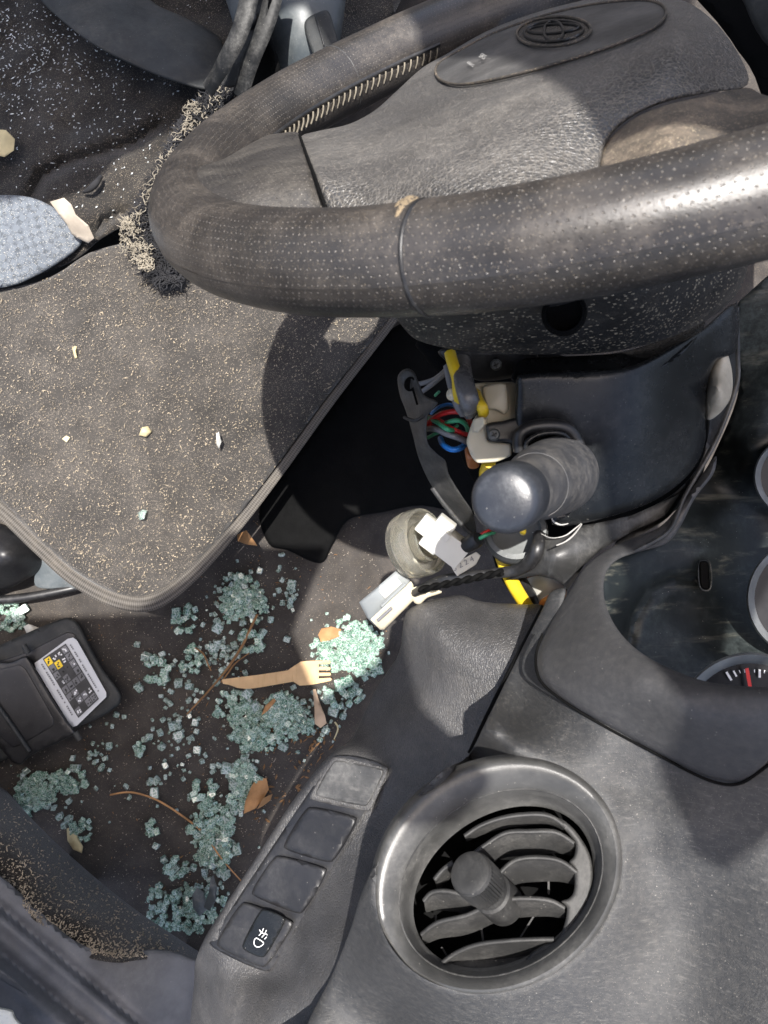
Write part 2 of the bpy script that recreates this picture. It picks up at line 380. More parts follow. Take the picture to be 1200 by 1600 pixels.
M['leafp'] = mat('pale_leaf', (.5, .42, .24), .7, .3, var=.25, fine=(300, .5))
M['twig'] = mat('dry_twig', (.2, .11, .05), .8, .2, var=.3)
M['chaff'] = mat('straw_chaff', (.32, .265, .19), .8, .3, var=.4)
M['thread'] = mat('beige_thread', (.26, .23, .18), .9, .2, var=.25)
M['fluff'] = mat('black_tuft', (.02, .02, .022), .9, .3, var=.5)
M['stress'] = mat('stress_white_plastic', (.36, .35, .33), .6, var=.15)
M['foam'] = mat('torn_beige_underlay', (.36, .31, .25), .9, .2, fine=(200, .6))
M['glint'] = mat('glass_dust', (.75, .8, .8), .1, .6, var=.3)
M['paint'] = mat('pale_car_paint', (.55, .57, .53), .3, .5)
def glass(name, a, c, dk):
    m = mat(name, a, .12, .6, var=.1, trans=.45, coat=.5)
    t = m.node_tree; b = t.nodes['Principled BSDF']; tc = N(t, 'ShaderNodeTexCoord')
    v = N(t, 'ShaderNodeTexVoronoi', feature='DISTANCE_TO_EDGE'); v.inputs['Scale'].default_value = 420; t.links.new(tc.outputs['Object'], v.inputs[0])
    oi = N(t, 'ShaderNodeTexNoise'); oi.inputs['Scale'].default_value = 170; t.links.new(tc.outputs['Object'], oi.inputs[0])
    r = N(t, 'ShaderNodeMapRange'); r.inputs[1].default_value = .0; r.inputs[2].default_value = .12; t.links.new(v.outputs[0], r.inputs[0])
    r2 = N(t, 'ShaderNodeMapRange'); r2.inputs[1].default_value = .35; r2.inputs[2].default_value = .65; t.links.new(oi.outputs[0], r2.inputs[0])
    m1 = N(t, 'ShaderNodeMix', data_type='RGBA'); m1.inputs[6].default_value = (*dk, 1); m1.inputs[7].default_value = (*a, 1); t.links.new(r2.outputs[0], m1.inputs[0])
    m2 = N(t, 'ShaderNodeMix', data_type='RGBA'); m2.inputs[6].default_value = (*c, 1); t.links.new(r.outputs[0], m2.inputs[0]); t.links.new(m1.outputs[2], m2.inputs[7])
    for l in list(b.inputs['Base Color'].links): t.links.remove(l)
    t.links.new(m2.outputs[2], b.inputs['Base Color']); return m
M['glass'] = glass('broken_green_glass', (.32, .5, .38), (.74, .84, .76), (.09, .22, .15))
M['glassc'] = glass('broken_pale_glass', (.42, .54, .47), (.74, .8, .77), (.15, .26, .2))

# ---------------------------------------------------------------- setting
def grid(name, x0, x1, y0, y1, n, zf, m, **kw):
    V = [(x0+(x1-x0)*i/n, y0+(y1-y0)*j/n, 0) for j in range(n+1) for i in range(n+1)]
    V = [Vector((x, y, zf(x, y))) for x, y, _ in V]
    Fc = [[j*(n+1)+i, j*(n+1)+i+1, (j+1)*(n+1)+i+1, (j+1)*(n+1)+i] for j in range(n) for i in range(n)]
    return obj(name, V, Fc, m, smooth=80, **kw)
def fz(x, y):
    return .22+.006*noise.noise(Vector((x*9, y*9, 0)))+.0025*noise.noise(Vector((x*40, y*40, 1)))
grid('floor', -1.3, 1.3, -1.3, 1.3, 260, fz, M['floor'], kind='structure')
FD = .78
# worn carpet over the floor hump, upper left
def crease(Q, D):
    out = np.zeros(len(Q))
    for line, wd_, dp in (([(250, 195), (205, 225), (150, 240), (100, 255), (65, 275), (45, 320)], 9, .012), ([(0, 130), (60, 175), (110, 200)], 12, .006), ([(195, 330), (165, 345), (150, 362)], 7, .01)):
        out += dp*np.exp(-(dist(Q, np.array(line, float), False)/wd_)**2)
    nz = np.array([noise.noise(Vector((q[0]*.02, q[1]*.02, 0))) for q in Q]); return out+.006*nz
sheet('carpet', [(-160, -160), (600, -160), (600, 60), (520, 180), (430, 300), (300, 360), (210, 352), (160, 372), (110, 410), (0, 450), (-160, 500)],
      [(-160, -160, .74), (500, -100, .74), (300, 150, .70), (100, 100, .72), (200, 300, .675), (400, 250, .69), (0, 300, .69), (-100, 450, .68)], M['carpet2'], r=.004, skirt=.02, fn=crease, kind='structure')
# ---- floor mat
def matfn(Q, D):
    nz = np.array([noise.noise(Vector((q[0]*.006, q[1]*.006, 3)))*.006+noise.noise(Vector((q[0]*.03, q[1]*.03, 3)))*.0012 for q in Q]); return nz
fm = thing('floor_mat', W(220, 640, .70), 'grey-brown car floor mat with woven edge binding, littered with straw chaff', 'floor mat')
sheet('mat_pile', [(-160, 700), (-60, 745), (0, 785), (60, 845), (120, 895), (185, 930), (240, 932), (295, 893), (365, 815), (432, 728), (515, 615), (600, 508), (680, 400), (600, 300), (420, 290), (300, 335), (220, 372), (140, 395), (60, 440), (-160, 500)],
      [(-160, 600, .67), (0, 780, .675), (200, 930, .685), (200, 860, .668), (430, 730, .68), (600, 510, .68), (200, 600, .655), (350, 600, .66), (100, 500, .665), (300, 380, .67), (620, 320, .69)], M['mat'], fm, r=.004, skirt=.006, fn=matfn, step=8)
ptube('binding', [(-160, 712, .672), (-60, 757, .674), (0, 797, .676), (60, 853, .678), (120, 905, .681), (185, 938, .684), (240, 940, .684), (298, 900, .68), (367, 826, .68), (436, 738, .682), (518, 625, .682), (603, 515, .682), (650, 450, .683)],
      [.0055, .006, .0065, .0068, .0072, .0074, .0072, .006, .0046, .004, .0038, .0036, .0036], M['binding'], fm, seg=14, n=10, flat=.26, up=Vector((0, 0, 1)))
# ---- seat fabric flap, upper left
sheet('seat_fabric', [(-160, 310), (-40, 306), (35, 306), (80, 322), (112, 350), (128, 378), (100, 405), (50, 434), (0, 450), (-160, 470)],
      [(-160, 380, .65), (60, 380, .652), (0, 320, .658), (120, 380, .662), (40, 430, .66)], M['fabric'], r=.003, skirt=.01, label='pale blue checked fabric corner lying lit beside the floor mat', cat='seat fabric')
sheet('torn_underlay', [(78, 315), (100, 309), (112, 320), (118, 335), (138, 352), (147, 372), (138, 380), (120, 372), (112, 366), (104, 350), (92, 335)],
      [(80, 315, .640), (140, 375, .655), (110, 330, .636), (100, 345, .642)], M['foam'], r=.001, skirt=.003, step=4, smooth='', label='torn beige scrap of underlay curling up beside the blue fabric', cat='scrap')
# ---- upper left dark trims
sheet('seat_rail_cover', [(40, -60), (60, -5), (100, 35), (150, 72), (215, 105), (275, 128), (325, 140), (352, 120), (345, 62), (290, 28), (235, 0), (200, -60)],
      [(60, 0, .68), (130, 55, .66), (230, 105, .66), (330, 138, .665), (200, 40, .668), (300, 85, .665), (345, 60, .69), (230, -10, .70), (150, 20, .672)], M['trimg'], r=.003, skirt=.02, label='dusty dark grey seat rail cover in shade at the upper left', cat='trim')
sp = thing('seat_side_trim', W(480, 50, .66), 'blue-grey plastic seat side trim with recessed rectangle behind the wheel', 'seat trim')
sheet('side_panel', [(330, -80), (545, -80), (540, 0), (532, 60), (520, 110), (480, 170), (420, 175), (380, 150), (370, 60), (350, -10)],
      [(350, -50, .66), (540, -50, .62), (380, 140, .68), (450, 80, .63), (440, 0, .62), (520, 100, .63)], M['seatg'], sp, r=.008, skirt=.05, bulge=.01)
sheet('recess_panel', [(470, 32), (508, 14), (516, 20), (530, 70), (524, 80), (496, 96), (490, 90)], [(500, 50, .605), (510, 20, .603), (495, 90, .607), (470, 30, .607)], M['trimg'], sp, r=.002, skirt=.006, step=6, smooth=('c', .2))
ptube('panel_line', [(492, 22, .603), (502, 55, .603), (511, 88, .605)], .0006, M['black'], sp, seg=6)
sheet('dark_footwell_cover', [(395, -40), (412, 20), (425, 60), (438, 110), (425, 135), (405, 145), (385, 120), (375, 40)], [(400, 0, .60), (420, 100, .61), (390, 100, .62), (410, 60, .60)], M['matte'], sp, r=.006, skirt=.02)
sb = thing('seat_bracket', W(385, 120, .60), 'dark metal seat frame bracket of two bars converging above frayed carpet', 'bracket')
for name, pts, rr in (('bar', [(398, -40, .565), (378, 40, .57), (352, 95, .58), (325, 140, .6)], .0055), ('bar', [(435, -40, .57), (418, 30, .575), (392, 95, .585), (375, 150, .605)], .0055)):
    ptube(name, pts, rr*1.25, M['darkmetal'], sb, seg=12, flat=.35, up=Vector((0, 0, 1)))
sheet('plate', [(396, -40), (430, -40), (415, 30), (388, 95), (368, 135), (340, 125), (368, 70), (385, 20)], [(410, -20, .575), (400, 40, .58), (365, 110, .6), (380, 80, .59)], M['darkmetal'], sb, r=.002, skirt=.004)
lathe('rivet', W(393, 32, .582), W(393, 32, .57), [(0, .006), (.004, .006), (.006, .004), (.007, .001)], M['black'], sb, seg=20)
# ---- right/top dark parts
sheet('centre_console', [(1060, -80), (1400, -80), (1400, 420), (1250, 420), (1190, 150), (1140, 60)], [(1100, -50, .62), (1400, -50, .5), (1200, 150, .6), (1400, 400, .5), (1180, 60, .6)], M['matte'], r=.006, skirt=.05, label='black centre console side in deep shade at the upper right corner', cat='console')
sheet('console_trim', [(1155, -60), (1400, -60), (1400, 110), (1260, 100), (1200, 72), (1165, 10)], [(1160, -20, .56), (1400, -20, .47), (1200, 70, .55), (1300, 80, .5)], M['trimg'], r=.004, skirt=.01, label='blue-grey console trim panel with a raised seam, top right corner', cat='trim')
# ---- kick carpet and sill, lower left
def kf(Q, D): return np.array([noise.noise(Vector((q[0]*.02, q[1]*.02, 7)))*.004 for q in Q])
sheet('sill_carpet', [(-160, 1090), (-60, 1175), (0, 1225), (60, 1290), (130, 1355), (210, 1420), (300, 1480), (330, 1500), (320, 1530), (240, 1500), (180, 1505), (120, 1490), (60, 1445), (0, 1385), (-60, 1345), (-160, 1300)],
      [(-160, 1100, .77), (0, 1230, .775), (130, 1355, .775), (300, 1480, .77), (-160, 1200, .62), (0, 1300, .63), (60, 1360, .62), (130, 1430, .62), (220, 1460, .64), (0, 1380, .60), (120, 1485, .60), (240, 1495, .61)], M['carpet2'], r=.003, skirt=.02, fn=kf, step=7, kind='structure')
def sf(Q, D):
    # ridges running parallel to the sill
    u = np.array([math.cos(math.radians(40)), math.sin(math.radians(40))]); nrm = np.array([-u[1], u[0]])
    s = (Q-np.array([0, 1400]))@nrm
    out = np.zeros(len(Q))
    for c, wd_, dp in ((12, 7, .003), (28, 9, -.003), (66, 8, .004), (92, 12, -.004)): out += dp*np.exp(-((s-c)/wd_)**2)
    return out
ss = thing('door_sill', W(100, 1540, .62), 'grey plastic door sill trim with long moulded ridges, lower left corner', 'sill trim')
sheet('sill_plate', [(-160, 1280), (-60, 1338), (0, 1368), (60, 1422), (120, 1472), (180, 1490), (245, 1483), (300, 1497), (318, 1520), (335, 1720), (-160, 1720)],
      [(-160, 1300, .575), (0, 1380, .585), (120, 1480, .59), (300, 1500, .61), (-100, 1500, .56), (0, 1650, .55), (200, 1600, .575), (300, 1700, .6)], M['sill'], ss, r=.003, skirt=.03, fn=sf, step=6)
sheet('rib', [(0, 1515), (38, 1545), (42, 1550), (36, 1552), (-30, 1510), (-60, 1480)], [(0, 1520, .552), (40, 1550, .553), (-40, 1490, .55), (0, 1530, .553)], M['sill'], ss, r=.001, skirt=.004, step=5)
sheet('door_edge', [(-160, 1560), (0, 1574), (26, 1592), (60, 1660), (-160, 1720)], [(0, 1600, .5), (-100, 1600, .5), (20, 1640, .5), (-100, 1700, .5)], M['paint'], r=.004, skirt=.02, label='pale painted edge of the car door in the lower left corner', cat='car door')

# ---------------------------------------------------------------- steering wheel
WCw = Vector((WC.x, WC.y, H+WC.z))
def PW(px, py, h): return W(px, py, wd(px, py, h))
sw = thing('steering_wheel', WCw, 'black perforated leather steering wheel with dusty rim and airbag pad', 'steering wheel')
wa = WN.cross(Vector((0, 1, 0))).normalized(); wb = WN.cross(wa).normalized()
if wb.y > 0: wb = -wb
R0, r0 = .185, .0152
def rimpt(th, ph, r=r0):
    c = wa*math.cos(th)+wb*math.sin(th); dd = H-(WCw+c*R0).z; r = r*(.0146+(dd-.19)*.015)/r0     # the leather is thicker round the grips
    return WCw+c*(R0+r*math.cos(ph))+WN*(r*math.sin(ph))
def proj(p): d = H-p.z; return 600+p.x/d*F, 800-p.y/d*F
V = []; Fc = []; U = []; n1, n2 = 300, 36
for i in range(n1+1):
    th = 2*math.pi*i/n1
    for j in range(n2+1):
        ph = 2*math.pi*j/n2; k = 1+.02*noise.noise(Vector((math.cos(th)*6, math.sin(th)*6, ph))); V.append(rimpt(th, ph, r0*k)); U.append((th/(2*math.pi), ph/(2*math.pi)))
for i in range(n1):
    for j in range(n2): a = i*(n2+1)+j; Fc.append([a, a+n2+1, a+n2+2, a+1])
obj('rim', V, Fc, M['rim'], sw, uvs=U, smooth=80)
def grime(m, uc, vc, vw, uw):
    t = m.node_tree; b = t.nodes['Principled BSDF']; src = b.inputs['Base Color'].links[0].from_socket
    tc = N(t, 'ShaderNodeTexCoord'); sx = N(t, 'ShaderNodeSeparateXYZ'); t.links.new(tc.outputs['UV'], sx.inputs[0])
    def win(sock, c, w_):
        a = N(t, 'ShaderNodeMath', operation='SUBTRACT'); a.inputs[1].default_value = c; t.links.new(sock, a.inputs[0])
        bb = N(t, 'ShaderNodeMath', operation='ABSOLUTE'); t.links.new(a.outputs[0], bb.inputs[0])
        r = N(t, 'ShaderNodeMapRange', interpolation_type='SMOOTHSTEP'); r.inputs[1].default_value = w_; r.inputs[2].default_value = w_*.3; t.links.new(bb.outputs[0], r.inputs[0]); return r.outputs[0]
    x, y = win(sx.outputs[0], uc, uw), win(sx.outputs[1], vc, vw)
    k = N(t, 'ShaderNodeMath', operation='MULTIPLY'); t.links.new(x, k.inputs[0]); t.links.new(y, k.inputs[1])
    nz = N(t, 'ShaderNodeTexNoise'); nz.inputs['Scale'].default_value = 160; nz.inputs['Detail'].default_value = 6; t.links.new(tc.outputs['Object'], nz.inputs[0])
    ad = N(t, 'ShaderNodeMath', operation='ADD'); t.links.new(nz.outputs[0], ad.inputs[0]); t.links.new(k.outputs[0], ad.inputs[1])
    r = N(t, 'ShaderNodeMapRange', interpolation_type='SMOOTHSTEP'); r.inputs[1].default_value = 1.12; r.inputs[2].default_value = 1.4; t.links.new(ad.outputs[0], r.inputs[0])
    mx = N(t, 'ShaderNodeMix', data_type='RGBA'); t.links.new(r.outputs[0], mx.inputs[0]); t.links.new(src, mx.inputs[6]); mx.inputs[7].default_value = (.3, .23, .15, 1); t.links.new(mx.outputs[2], b.inputs['Base Color'])
# angles by pixel
def angle_at(px, py):
    best = min(range(720), key=lambda i: (lambda q: (q[0]-px)**2+(q[1]-py)**2)(proj(rimpt(2*math.pi*i/720, 0, 0))))
    return 2*math.pi*best/720
def rim_ring(th, rr, m, name):
    if 1:
        tube(name, [rimpt(th, 2*math.pi*k/24, r0-rr*.5) for k in range(24)], rr, m, sw, seg=8, n=2, closed=True)
ths = angle_at(668, 412)
rim_ring(ths, .0008, M['black'], 'seam_groove')
sgn = -1 if proj(rimpt(ths-.01, 0, 0))[0] < proj(rimpt(ths, 0, 0))[0] else 1
for off, p0, p1, rr_ in ((.012, 70, 215, .0030), (.026, 88, 165, .0018)):
    tube('dusty_seam', [rimpt(ths+sgn*off, math.radians(p0+(p1-p0)*k/20), r0-rr_*.42+.0001) for k in range(21)], [rr_*.5, rr_, rr_*.8, rr_*.6, rr_*.3], M['spoke3'], sw, seg=12, n=1, flat=.45, up=None)
grime(M['rim'], angle_at(1060, 330)/(2*math.pi), .40, .11, .085)
tht = angle_at(535, 135); rim_ring(tht, .0005, M['dark'], 'rim_seam')
# grime band on the inner edge of the near rim
# stitching along the inner side of the far left rim
ta, tb = angle_at(345, 232), angle_at(668, 66)
if abs(ta-tb) > math.pi: 
    if ta < tb: ta += 2*math.pi
    else: tb += 2*math.pi
phs = math.radians(190)
tube('stitch_seam', [rimpt(ta+(tb-ta)*k/40, phs-.08, r0) for k in range(41)], .0012, M['black'], sw, seg=6, n=1)
st_me = None
for k in range(34):
    th = ta+(tb-ta)*(k+.5)/34
    pts = [rimpt(th, phs-.03, r0+.0010), rimpt(th+.003, phs+.12, r0+.0007), rimpt(th+.007, phs+.30, r0-.0001)]
    tube('stitch', pts, .0005, M['thread'], sw, seg=6, n=3)
# left spoke
sheet('left_spoke', [(285, 255), (330, 232), (385, 214), (430, 209), (458, 206), (468, 210), (474, 228), (492, 278), (510, 334), (505, 345), (430, 345), (360, 345), (300, 330)],
      [(285, 290, .0135), (310, 250, .012), (340, 235, .004), (385, 214, .0), (330, 325, .011), (350, 280, .0135), (410, 265, .0125), (460, 212, .001), (475, 265, .0115), (507, 330, .004), (430, 335, .007)], M['spoke'], sw, wheel=True, r=.0025, skirt=.02, step=6)
# airbag pad
pad_o = [(470, 214), (500, 204), (545, 194), (585, 173), (620, 142), (660, 106), (700, 83), (760, 49), (830, 22), (900, 3), (980, -12), (1060, -2), (1112, 30), (1150, 78), (1168, 132), (1100, 146), (1035, 161), (985, 184), (952, 215), (938, 255), (930, 330), (880, 400), (700, 420), (540, 400), (516, 350), (508, 325), (494, 280), (480, 240)]
sheet('airbag_pad', pad_o, [(470, 214, 0), (545, 195, -.001), (490, 265, .0112), (515, 340, .002), (620, 142, -.003), (700, 83, -.002), (640, 230, .010), (830, 25, .004), (760, 160, .011), (900, 110, .013), (1000, -10, .006), (1060, 60, .012), (1160, 110, -.004), (1000, 150, .008), (940, 250, .001), (800, 300, .006), (640, 330, .004), (880, 390, .0), (700, 410, .0)],
      M['pad'], sw, wheel=True, r=.003, skirt=.03, step=7)
hb = tps([(545, 195, -.001), (490, 265, .0112), (620, 142, -.003), (700, 83, -.002), (640, 230, .010), (830, 25, .004), (760, 160, .011), (900, 110, .013), (1000, -10, .006), (1060, 60, .012), (1160, 110, -.004), (1000, 150, .008), (940, 250, .001), (800, 300, .006), (640, 330, .004), (880, 390, .0), (700, 410, .0), (470, 214, 0), (515, 340, .002)])
def HP(px, py, up=.0): return PW(px, py, float(hb(np.array([[px, py]]))[0])+up)
plate = [(682, 118), (684, 100), (712, 82), (770, 52), (850, 24), (930, 6), (1000, 0), (1032, 6), (1040, 22), (1020, 44), (960, 70), (880, 96), (800, 118), (735, 131), (700, 130)]
o = sheet('badge_plate', plate, [(a, b, float(hb(np.array([[a, b]]))[0])+.0012) for a in range(680, 1060, 45) for b in range(0, 140, 25)], M['padflat'], sw, wheel=True, r=.001, skirt=.003, step=8)
tube('plate_groove', [HP(a, b, .0016) for a, b in cr(plate, 3, True)], .0006, M['spoke2'], sw, seg=6, n=1, closed=True)
def ell(cx, cy, a, b, rot, n=40, t0=0, t1=2*math.pi):
    c, s = math.cos(rot), math.sin(rot)
    return [(cx+a*math.cos(t)*c-b*math.sin(t)*s, cy+a*math.cos(t)*s+b*math.sin(t)*c) for t in [t0+(t1-t0)*k/n for k in range(n+(0 if t1-t0 > 6.2 else 1))]]
em = ell(865, 49, 58, 23, math.radians(-4))
sheet('emblem', em, [(a, b, float(hb(np.array([[a, b]]))[0])+.0022) for a in range(800, 940, 20) for b in range(20, 85, 12)], M['gloss'], sw, wheel=True, r=.001, skirt=.002, step=7)
tube('emblem_edge', [HP(a, b, .0028) for a, b in em], .0006, M['spoke2'], sw, seg=6, n=1, closed=True)
for q in (ell(865, 49, 46, 16, math.radians(-4)), ell(865, 45, 40, 7, math.radians(-4)), ell(865, 49, 15, 16, math.radians(-4))):
    tube('emblem_mark', [HP(a, b, .0026) for a, b in q], .0006, M['black'], sw, seg=6, n=1, closed=True)
du = (HP(765, 97)-HP(738, 82)); dv = (HP(770, 80)-HP(755, 100))
text('lettering', 'SRS', HP(754, 88, .0036), du, dv, .0115, M['stress'], sw)
text('lettering', 'AIRBAG', HP(735, 100, .0034), du, dv, .0062, M['stress'], sw)
tube('pad_gap', [PW(a, b, h) for a, b, h in ((468, 211, .0015), (472, 222, .0055), (480, 245, .0100), (490, 272, .0118), (500, 300, .0095), (509, 326, .0055), (516, 350, .003))], .0006, M['matte'], sw, seg=8)
# right spoke
sheet('right_spoke', [(938, 262), (946, 226), (985, 189), (1035, 166), (1100, 151), (1165, 137), (1200, 150), (1300, 165), (1380, 200), (1300, 240), (1190, 275), (1050, 322), (935, 345)],
      [(940, 260, .000), (985, 190, .005), (1100, 155, .004), (1165, 138, -.006), (1050, 220, .006), (1200, 190, .002), (1380, 220, -.004), (950, 340, -.002), (1150, 280, -.003)], M['spoke2'], sw, wheel=True, r=.002, skirt=.03)
# back shell of the wheel
sheet('back_cover', [(590, 440), (632, 514), (668, 537), (740, 550), (830, 554), (930, 552), (1000, 541), (1060, 522), (1112, 495), (1150, 460), (1170, 410), (1178, 330), (1000, 330), (640, 400)],
      [(600, 440, .275), (640, 515, .30), (740, 548, .325), (830, 552, .33), (930, 550, .33), (1060, 520, .325), (1160, 450, .32), (1175, 350, .30), (700, 480, .275), (850, 480, .272), (1000, 470, .272), (900, 350, .25)], M['shell'], sw, r=.008, skirt=.02)
lathe('screw_hole', W(882, 492, .272), W(880, 485, .262), [(0, .0075), (.003, .0078), (.0045, .0072), (.0048, .0062), (.001, .0058), (-.0005, .0005)], M['matte'], sw, seg=32)

# ---------------------------------------------------------------- steering column
sc = thing('steering_column', W(900, 700, .45), 'black plastic steering column housing broken open beneath the wheel', 'steering column')
sheet('backing', [(660, 530), (820, 530), (900, 560), (1100, 560), (1080, 780), (900, 830), (885, 930), (840, 960), (800, 930), (770, 870), (775, 800), (735, 745), (715, 690), (720, 620), (690, 590), (665, 560)],
      [(680, 550, .46), (1100, 600, .46), (860, 930, .49), (780, 800, .47), (900, 800, .45), (740, 640, .47)], M['matte'], sc, r=.006, skirt=.05)
sheet('column_cover', [(806, 606), (807, 592), (816, 584), (860, 580), (940, 578), (985, 572), (1020, 558), (1056, 538), (1100, 512), (1150, 474), (1152, 540), (1138, 556), (1118, 566), (1106, 600), (1102, 650), (1102, 690), (1085, 730), (1050, 765), (1005, 790), (950, 808), (900, 820), (876, 822), (862, 818), (866, 804), (884, 798), (893, 780), (880, 740), (850, 710), (808, 690)],
      [(808, 590, .334), (900, 585, .333), (985, 585, .335), (1060, 540, .348), (1148, 480, .368), (810, 690, .345), (900, 700, .345), (1000, 680, .347), (1100, 600, .366), (1100, 690, .374), (1020, 780, .368), (900, 815, .365), (1060, 640, .357)],
      M['gloss'], sc, r=.0035, skirt=.012, step=7)
sheet('cover_top', [(806, 600), (806, 572), (815, 562), (840, 558), (900, 556), (965, 551), (1030, 532), (1100, 500), (1075, 545), (1010, 585), (900, 596)],
      [(808, 565, .352), (900, 558, .352), (1030, 532, .358), (810, 598, .3375), (900, 596, .3365), (1000, 590, .339), (1060, 540, .352)], M['gloss'], sc, r=.002, skirt=.01, step=6)
sheet('side_cover', [(1152, 470), (1152, 560), (1152, 600), (1115, 700), (1060, 790), (1020, 825), (960, 852), (1000, 805), (1060, 765), (1098, 715), (1108, 650), (1110, 600), (1125, 560), (1140, 520)], [(1152, 480, .38), (1150, 600, .40), (1110, 680, .40), (1050, 780, .40), (970, 845, .40), (1120, 600, .39)], M['black'], sc, r=.002, skirt=.02, step=7)
tube('edge_trim', [W(*p) for p in [(1151, 480, .373), (1153, 560, .385), (1150, 605, .388), (1118, 690, .388), (1070, 775, .385), (1045, 830, .378), (990, 862, .365)]], .0011, M['dark'], sc, seg=8)
ptube('gasket', [(812, 705, .333), (812, 680, .331), (832, 667, .330), (870, 665, .330), (893, 675, .331), (905, 700, .333), (909, 740, .336), (902, 775, .342), (880, 800, .346)], .0028, M['black'], sc, seg=10, n=6)
ptube('gasket_lip', [(822, 705, .330), (824, 690, .329), (845, 678, .328), (875, 677, .328), (890, 690, .33), (895, 720, .333)], .0012, M['gloss'], sc, seg=8)
sheet('gasket_web', [(815, 700), (820, 678), (850, 670), (885, 675), (900, 705), (903, 770), (870, 800), (830, 760)], [(820, 700, .336), (890, 680, .335), (880, 790, .348), (850, 740, .34)], M['matte'], sc, r=.002, skirt=.01)
sheet('tilt_knob', [(1132, 546), (1141, 566), (1145, 598), (1140, 625), (1122, 648), (1104, 655), (1101, 622), (1105, 588), (1116, 562)], [(1130, 550, .372), (1143, 600, .372), (1105, 650, .375), (1103, 600, .375), (1122, 605, .358)], M['knobw'], sc, r=.005, skirt=.02, step=5, label='grubby cream knob')
# bracket plate with screws
sheet('top_plate', [(690, 545), (830, 545), (830, 585), (805, 590), (760, 596), (735, 590), (712, 575)], [(700, 550, .37), (820, 550, .365), (760, 590, .375), (720, 570, .372)], M['black'], sc, r=.002, skirt=.01, step=7)
def screw(x, y, d, r, p):
    lathe('screw', W(x, y, d), W(x, y, d-.01), [(0, r*1.05), (.002, r*1.05), (.0035, r*.75), (.004, .0003)], M['metal'], p, seg=20)
    for a in (.5, 2.07):
        q = W(x, y, d-.0041); u = Vector((math.cos(a), math.sin(a), 0)); tube('screw_slot', [q-u*r*.5, q+u*r*.5], .0003, M['black'], p, seg=5, n=1, sm=False)
screw(775, 570, .366, .0026, sc); 
lug = sheet('screw_lug', [(762, 662), (785, 658), (812, 655), (815, 695), (790, 690), (766, 690), (760, 676)], [(765, 675, .343), (810, 670, .343), (790, 690, .343), (780, 660, .343)], M['black'], sc, r=.0015, skirt=.01, step=5)
screw(772, 679, .342, .0026, sc)
# broken lower shroud arm on the left
ar = sheet('broken_arm', [(621, 592), (627, 580), (638, 576), (648, 583), (656, 602), (664, 618), (684, 628), (676, 640), (668, 652), (668, 690), (682, 708), (696, 720), (702, 742), (722, 775), (738, 800), (744, 832), (728, 826), (704, 800), (676, 762), (655, 718), (644, 676), (634, 642), (625, 618)],
      [(622, 590, .385), (640, 580, .38), (655, 640, .375), (640, 650, .39), (670, 700, .385), (655, 718, .405), (700, 760, .40), (690, 780, .415), (738, 815, .41), (725, 822, .42)], M['dark'], sc, r=.002, skirt=.008, step=5)
ptube('keyhole', [(a, b, .377) for a, b in ell(641, 600, 8, 10, .3, 16)], .0006, M['matte'], sc, seg=6, closed=True, n=1)
lathe('keyhole_recess', W(641, 600, .382), W(641, 600, .37), [(0, .0028), (.003, .0028), (.0032, .0004)], M['matte'], sc, seg=20)
ptube('slot', [(645, 608, .3745), (652, 632, .3725)], .0006, M['matte'], sc, seg=6)
ptube('ledge', [(632, 652, .383), (650, 657, .374), (672, 642, .374)], .0009, M['slat'], sc, seg=6)
ptube('edge_lip', [(676, 762, .414), (700, 795, .417), (726, 824, .42), (755, 850, .42)], .0016, M['dark'], sc, seg=8)
# ignition lock barrel
lathe('ignition_ring', W(806, 838, .40), W(804, 800, .35), [(0, .0155), (.006, .016), (.012, .016), (.014, .015), (.016, .015), (.0165, .0125), (.010, .012), (.009, .001)], M['metal'], sc, seg=40)
lathe('brass_pin', W(817, 832, .358), W(818, 828, .348), [(0, .0014), (.006, .0014), (.0065, .001)], M['yellow'], sc, seg=14)
# torn lower shell around the lock
sheet('torn_cover', [(833, 838), (848, 836), (866, 840), (886, 836), (902, 822), (930, 818), (985, 806), (1040, 782), (1062, 772), (1040, 806), (985, 832), (940, 858), (912, 884), (888, 922), (880, 915), (868, 906), (840, 899), (805, 905), (790, 906), (822, 890), (838, 870), (840, 852)],
      [(835, 840, .385), (900, 830, .372), (1040, 790, .395), (960, 840, .385), (885, 915, .378), (860, 870, .366), (920, 850, .37), (800, 905, .40), (835, 890, .38)], M['dark'], sc, r=.0015, skirt=.004, step=6, smooth='')
ptube('torn_edge', [(832, 832, .381), (845, 834, .376), (858, 840, .370), (872, 840, .366), (885, 836, .366), (896, 828, .366), (908, 818, .368)], [.0002, .0003, .0002, .0004, .0002], M['stress'], sc, seg=6, n=3)
ptube('torn_edge', [(909, 819, .367), (898, 834, .36), (884, 846, .355), (870, 852, .350)], [.0003, .0005, .0003], M['stress'], sc, seg=6, n=3)
ptube('torn_edge', [(892, 783, .343), (884, 790, .345), (873, 796, .346), (864, 806, .348), (864, 814, .35), (876, 820, .352), (888, 818, .352)], [.0002, .0004, .0002, .0005, .0002], M['stress'], sc, seg=6, n=3)
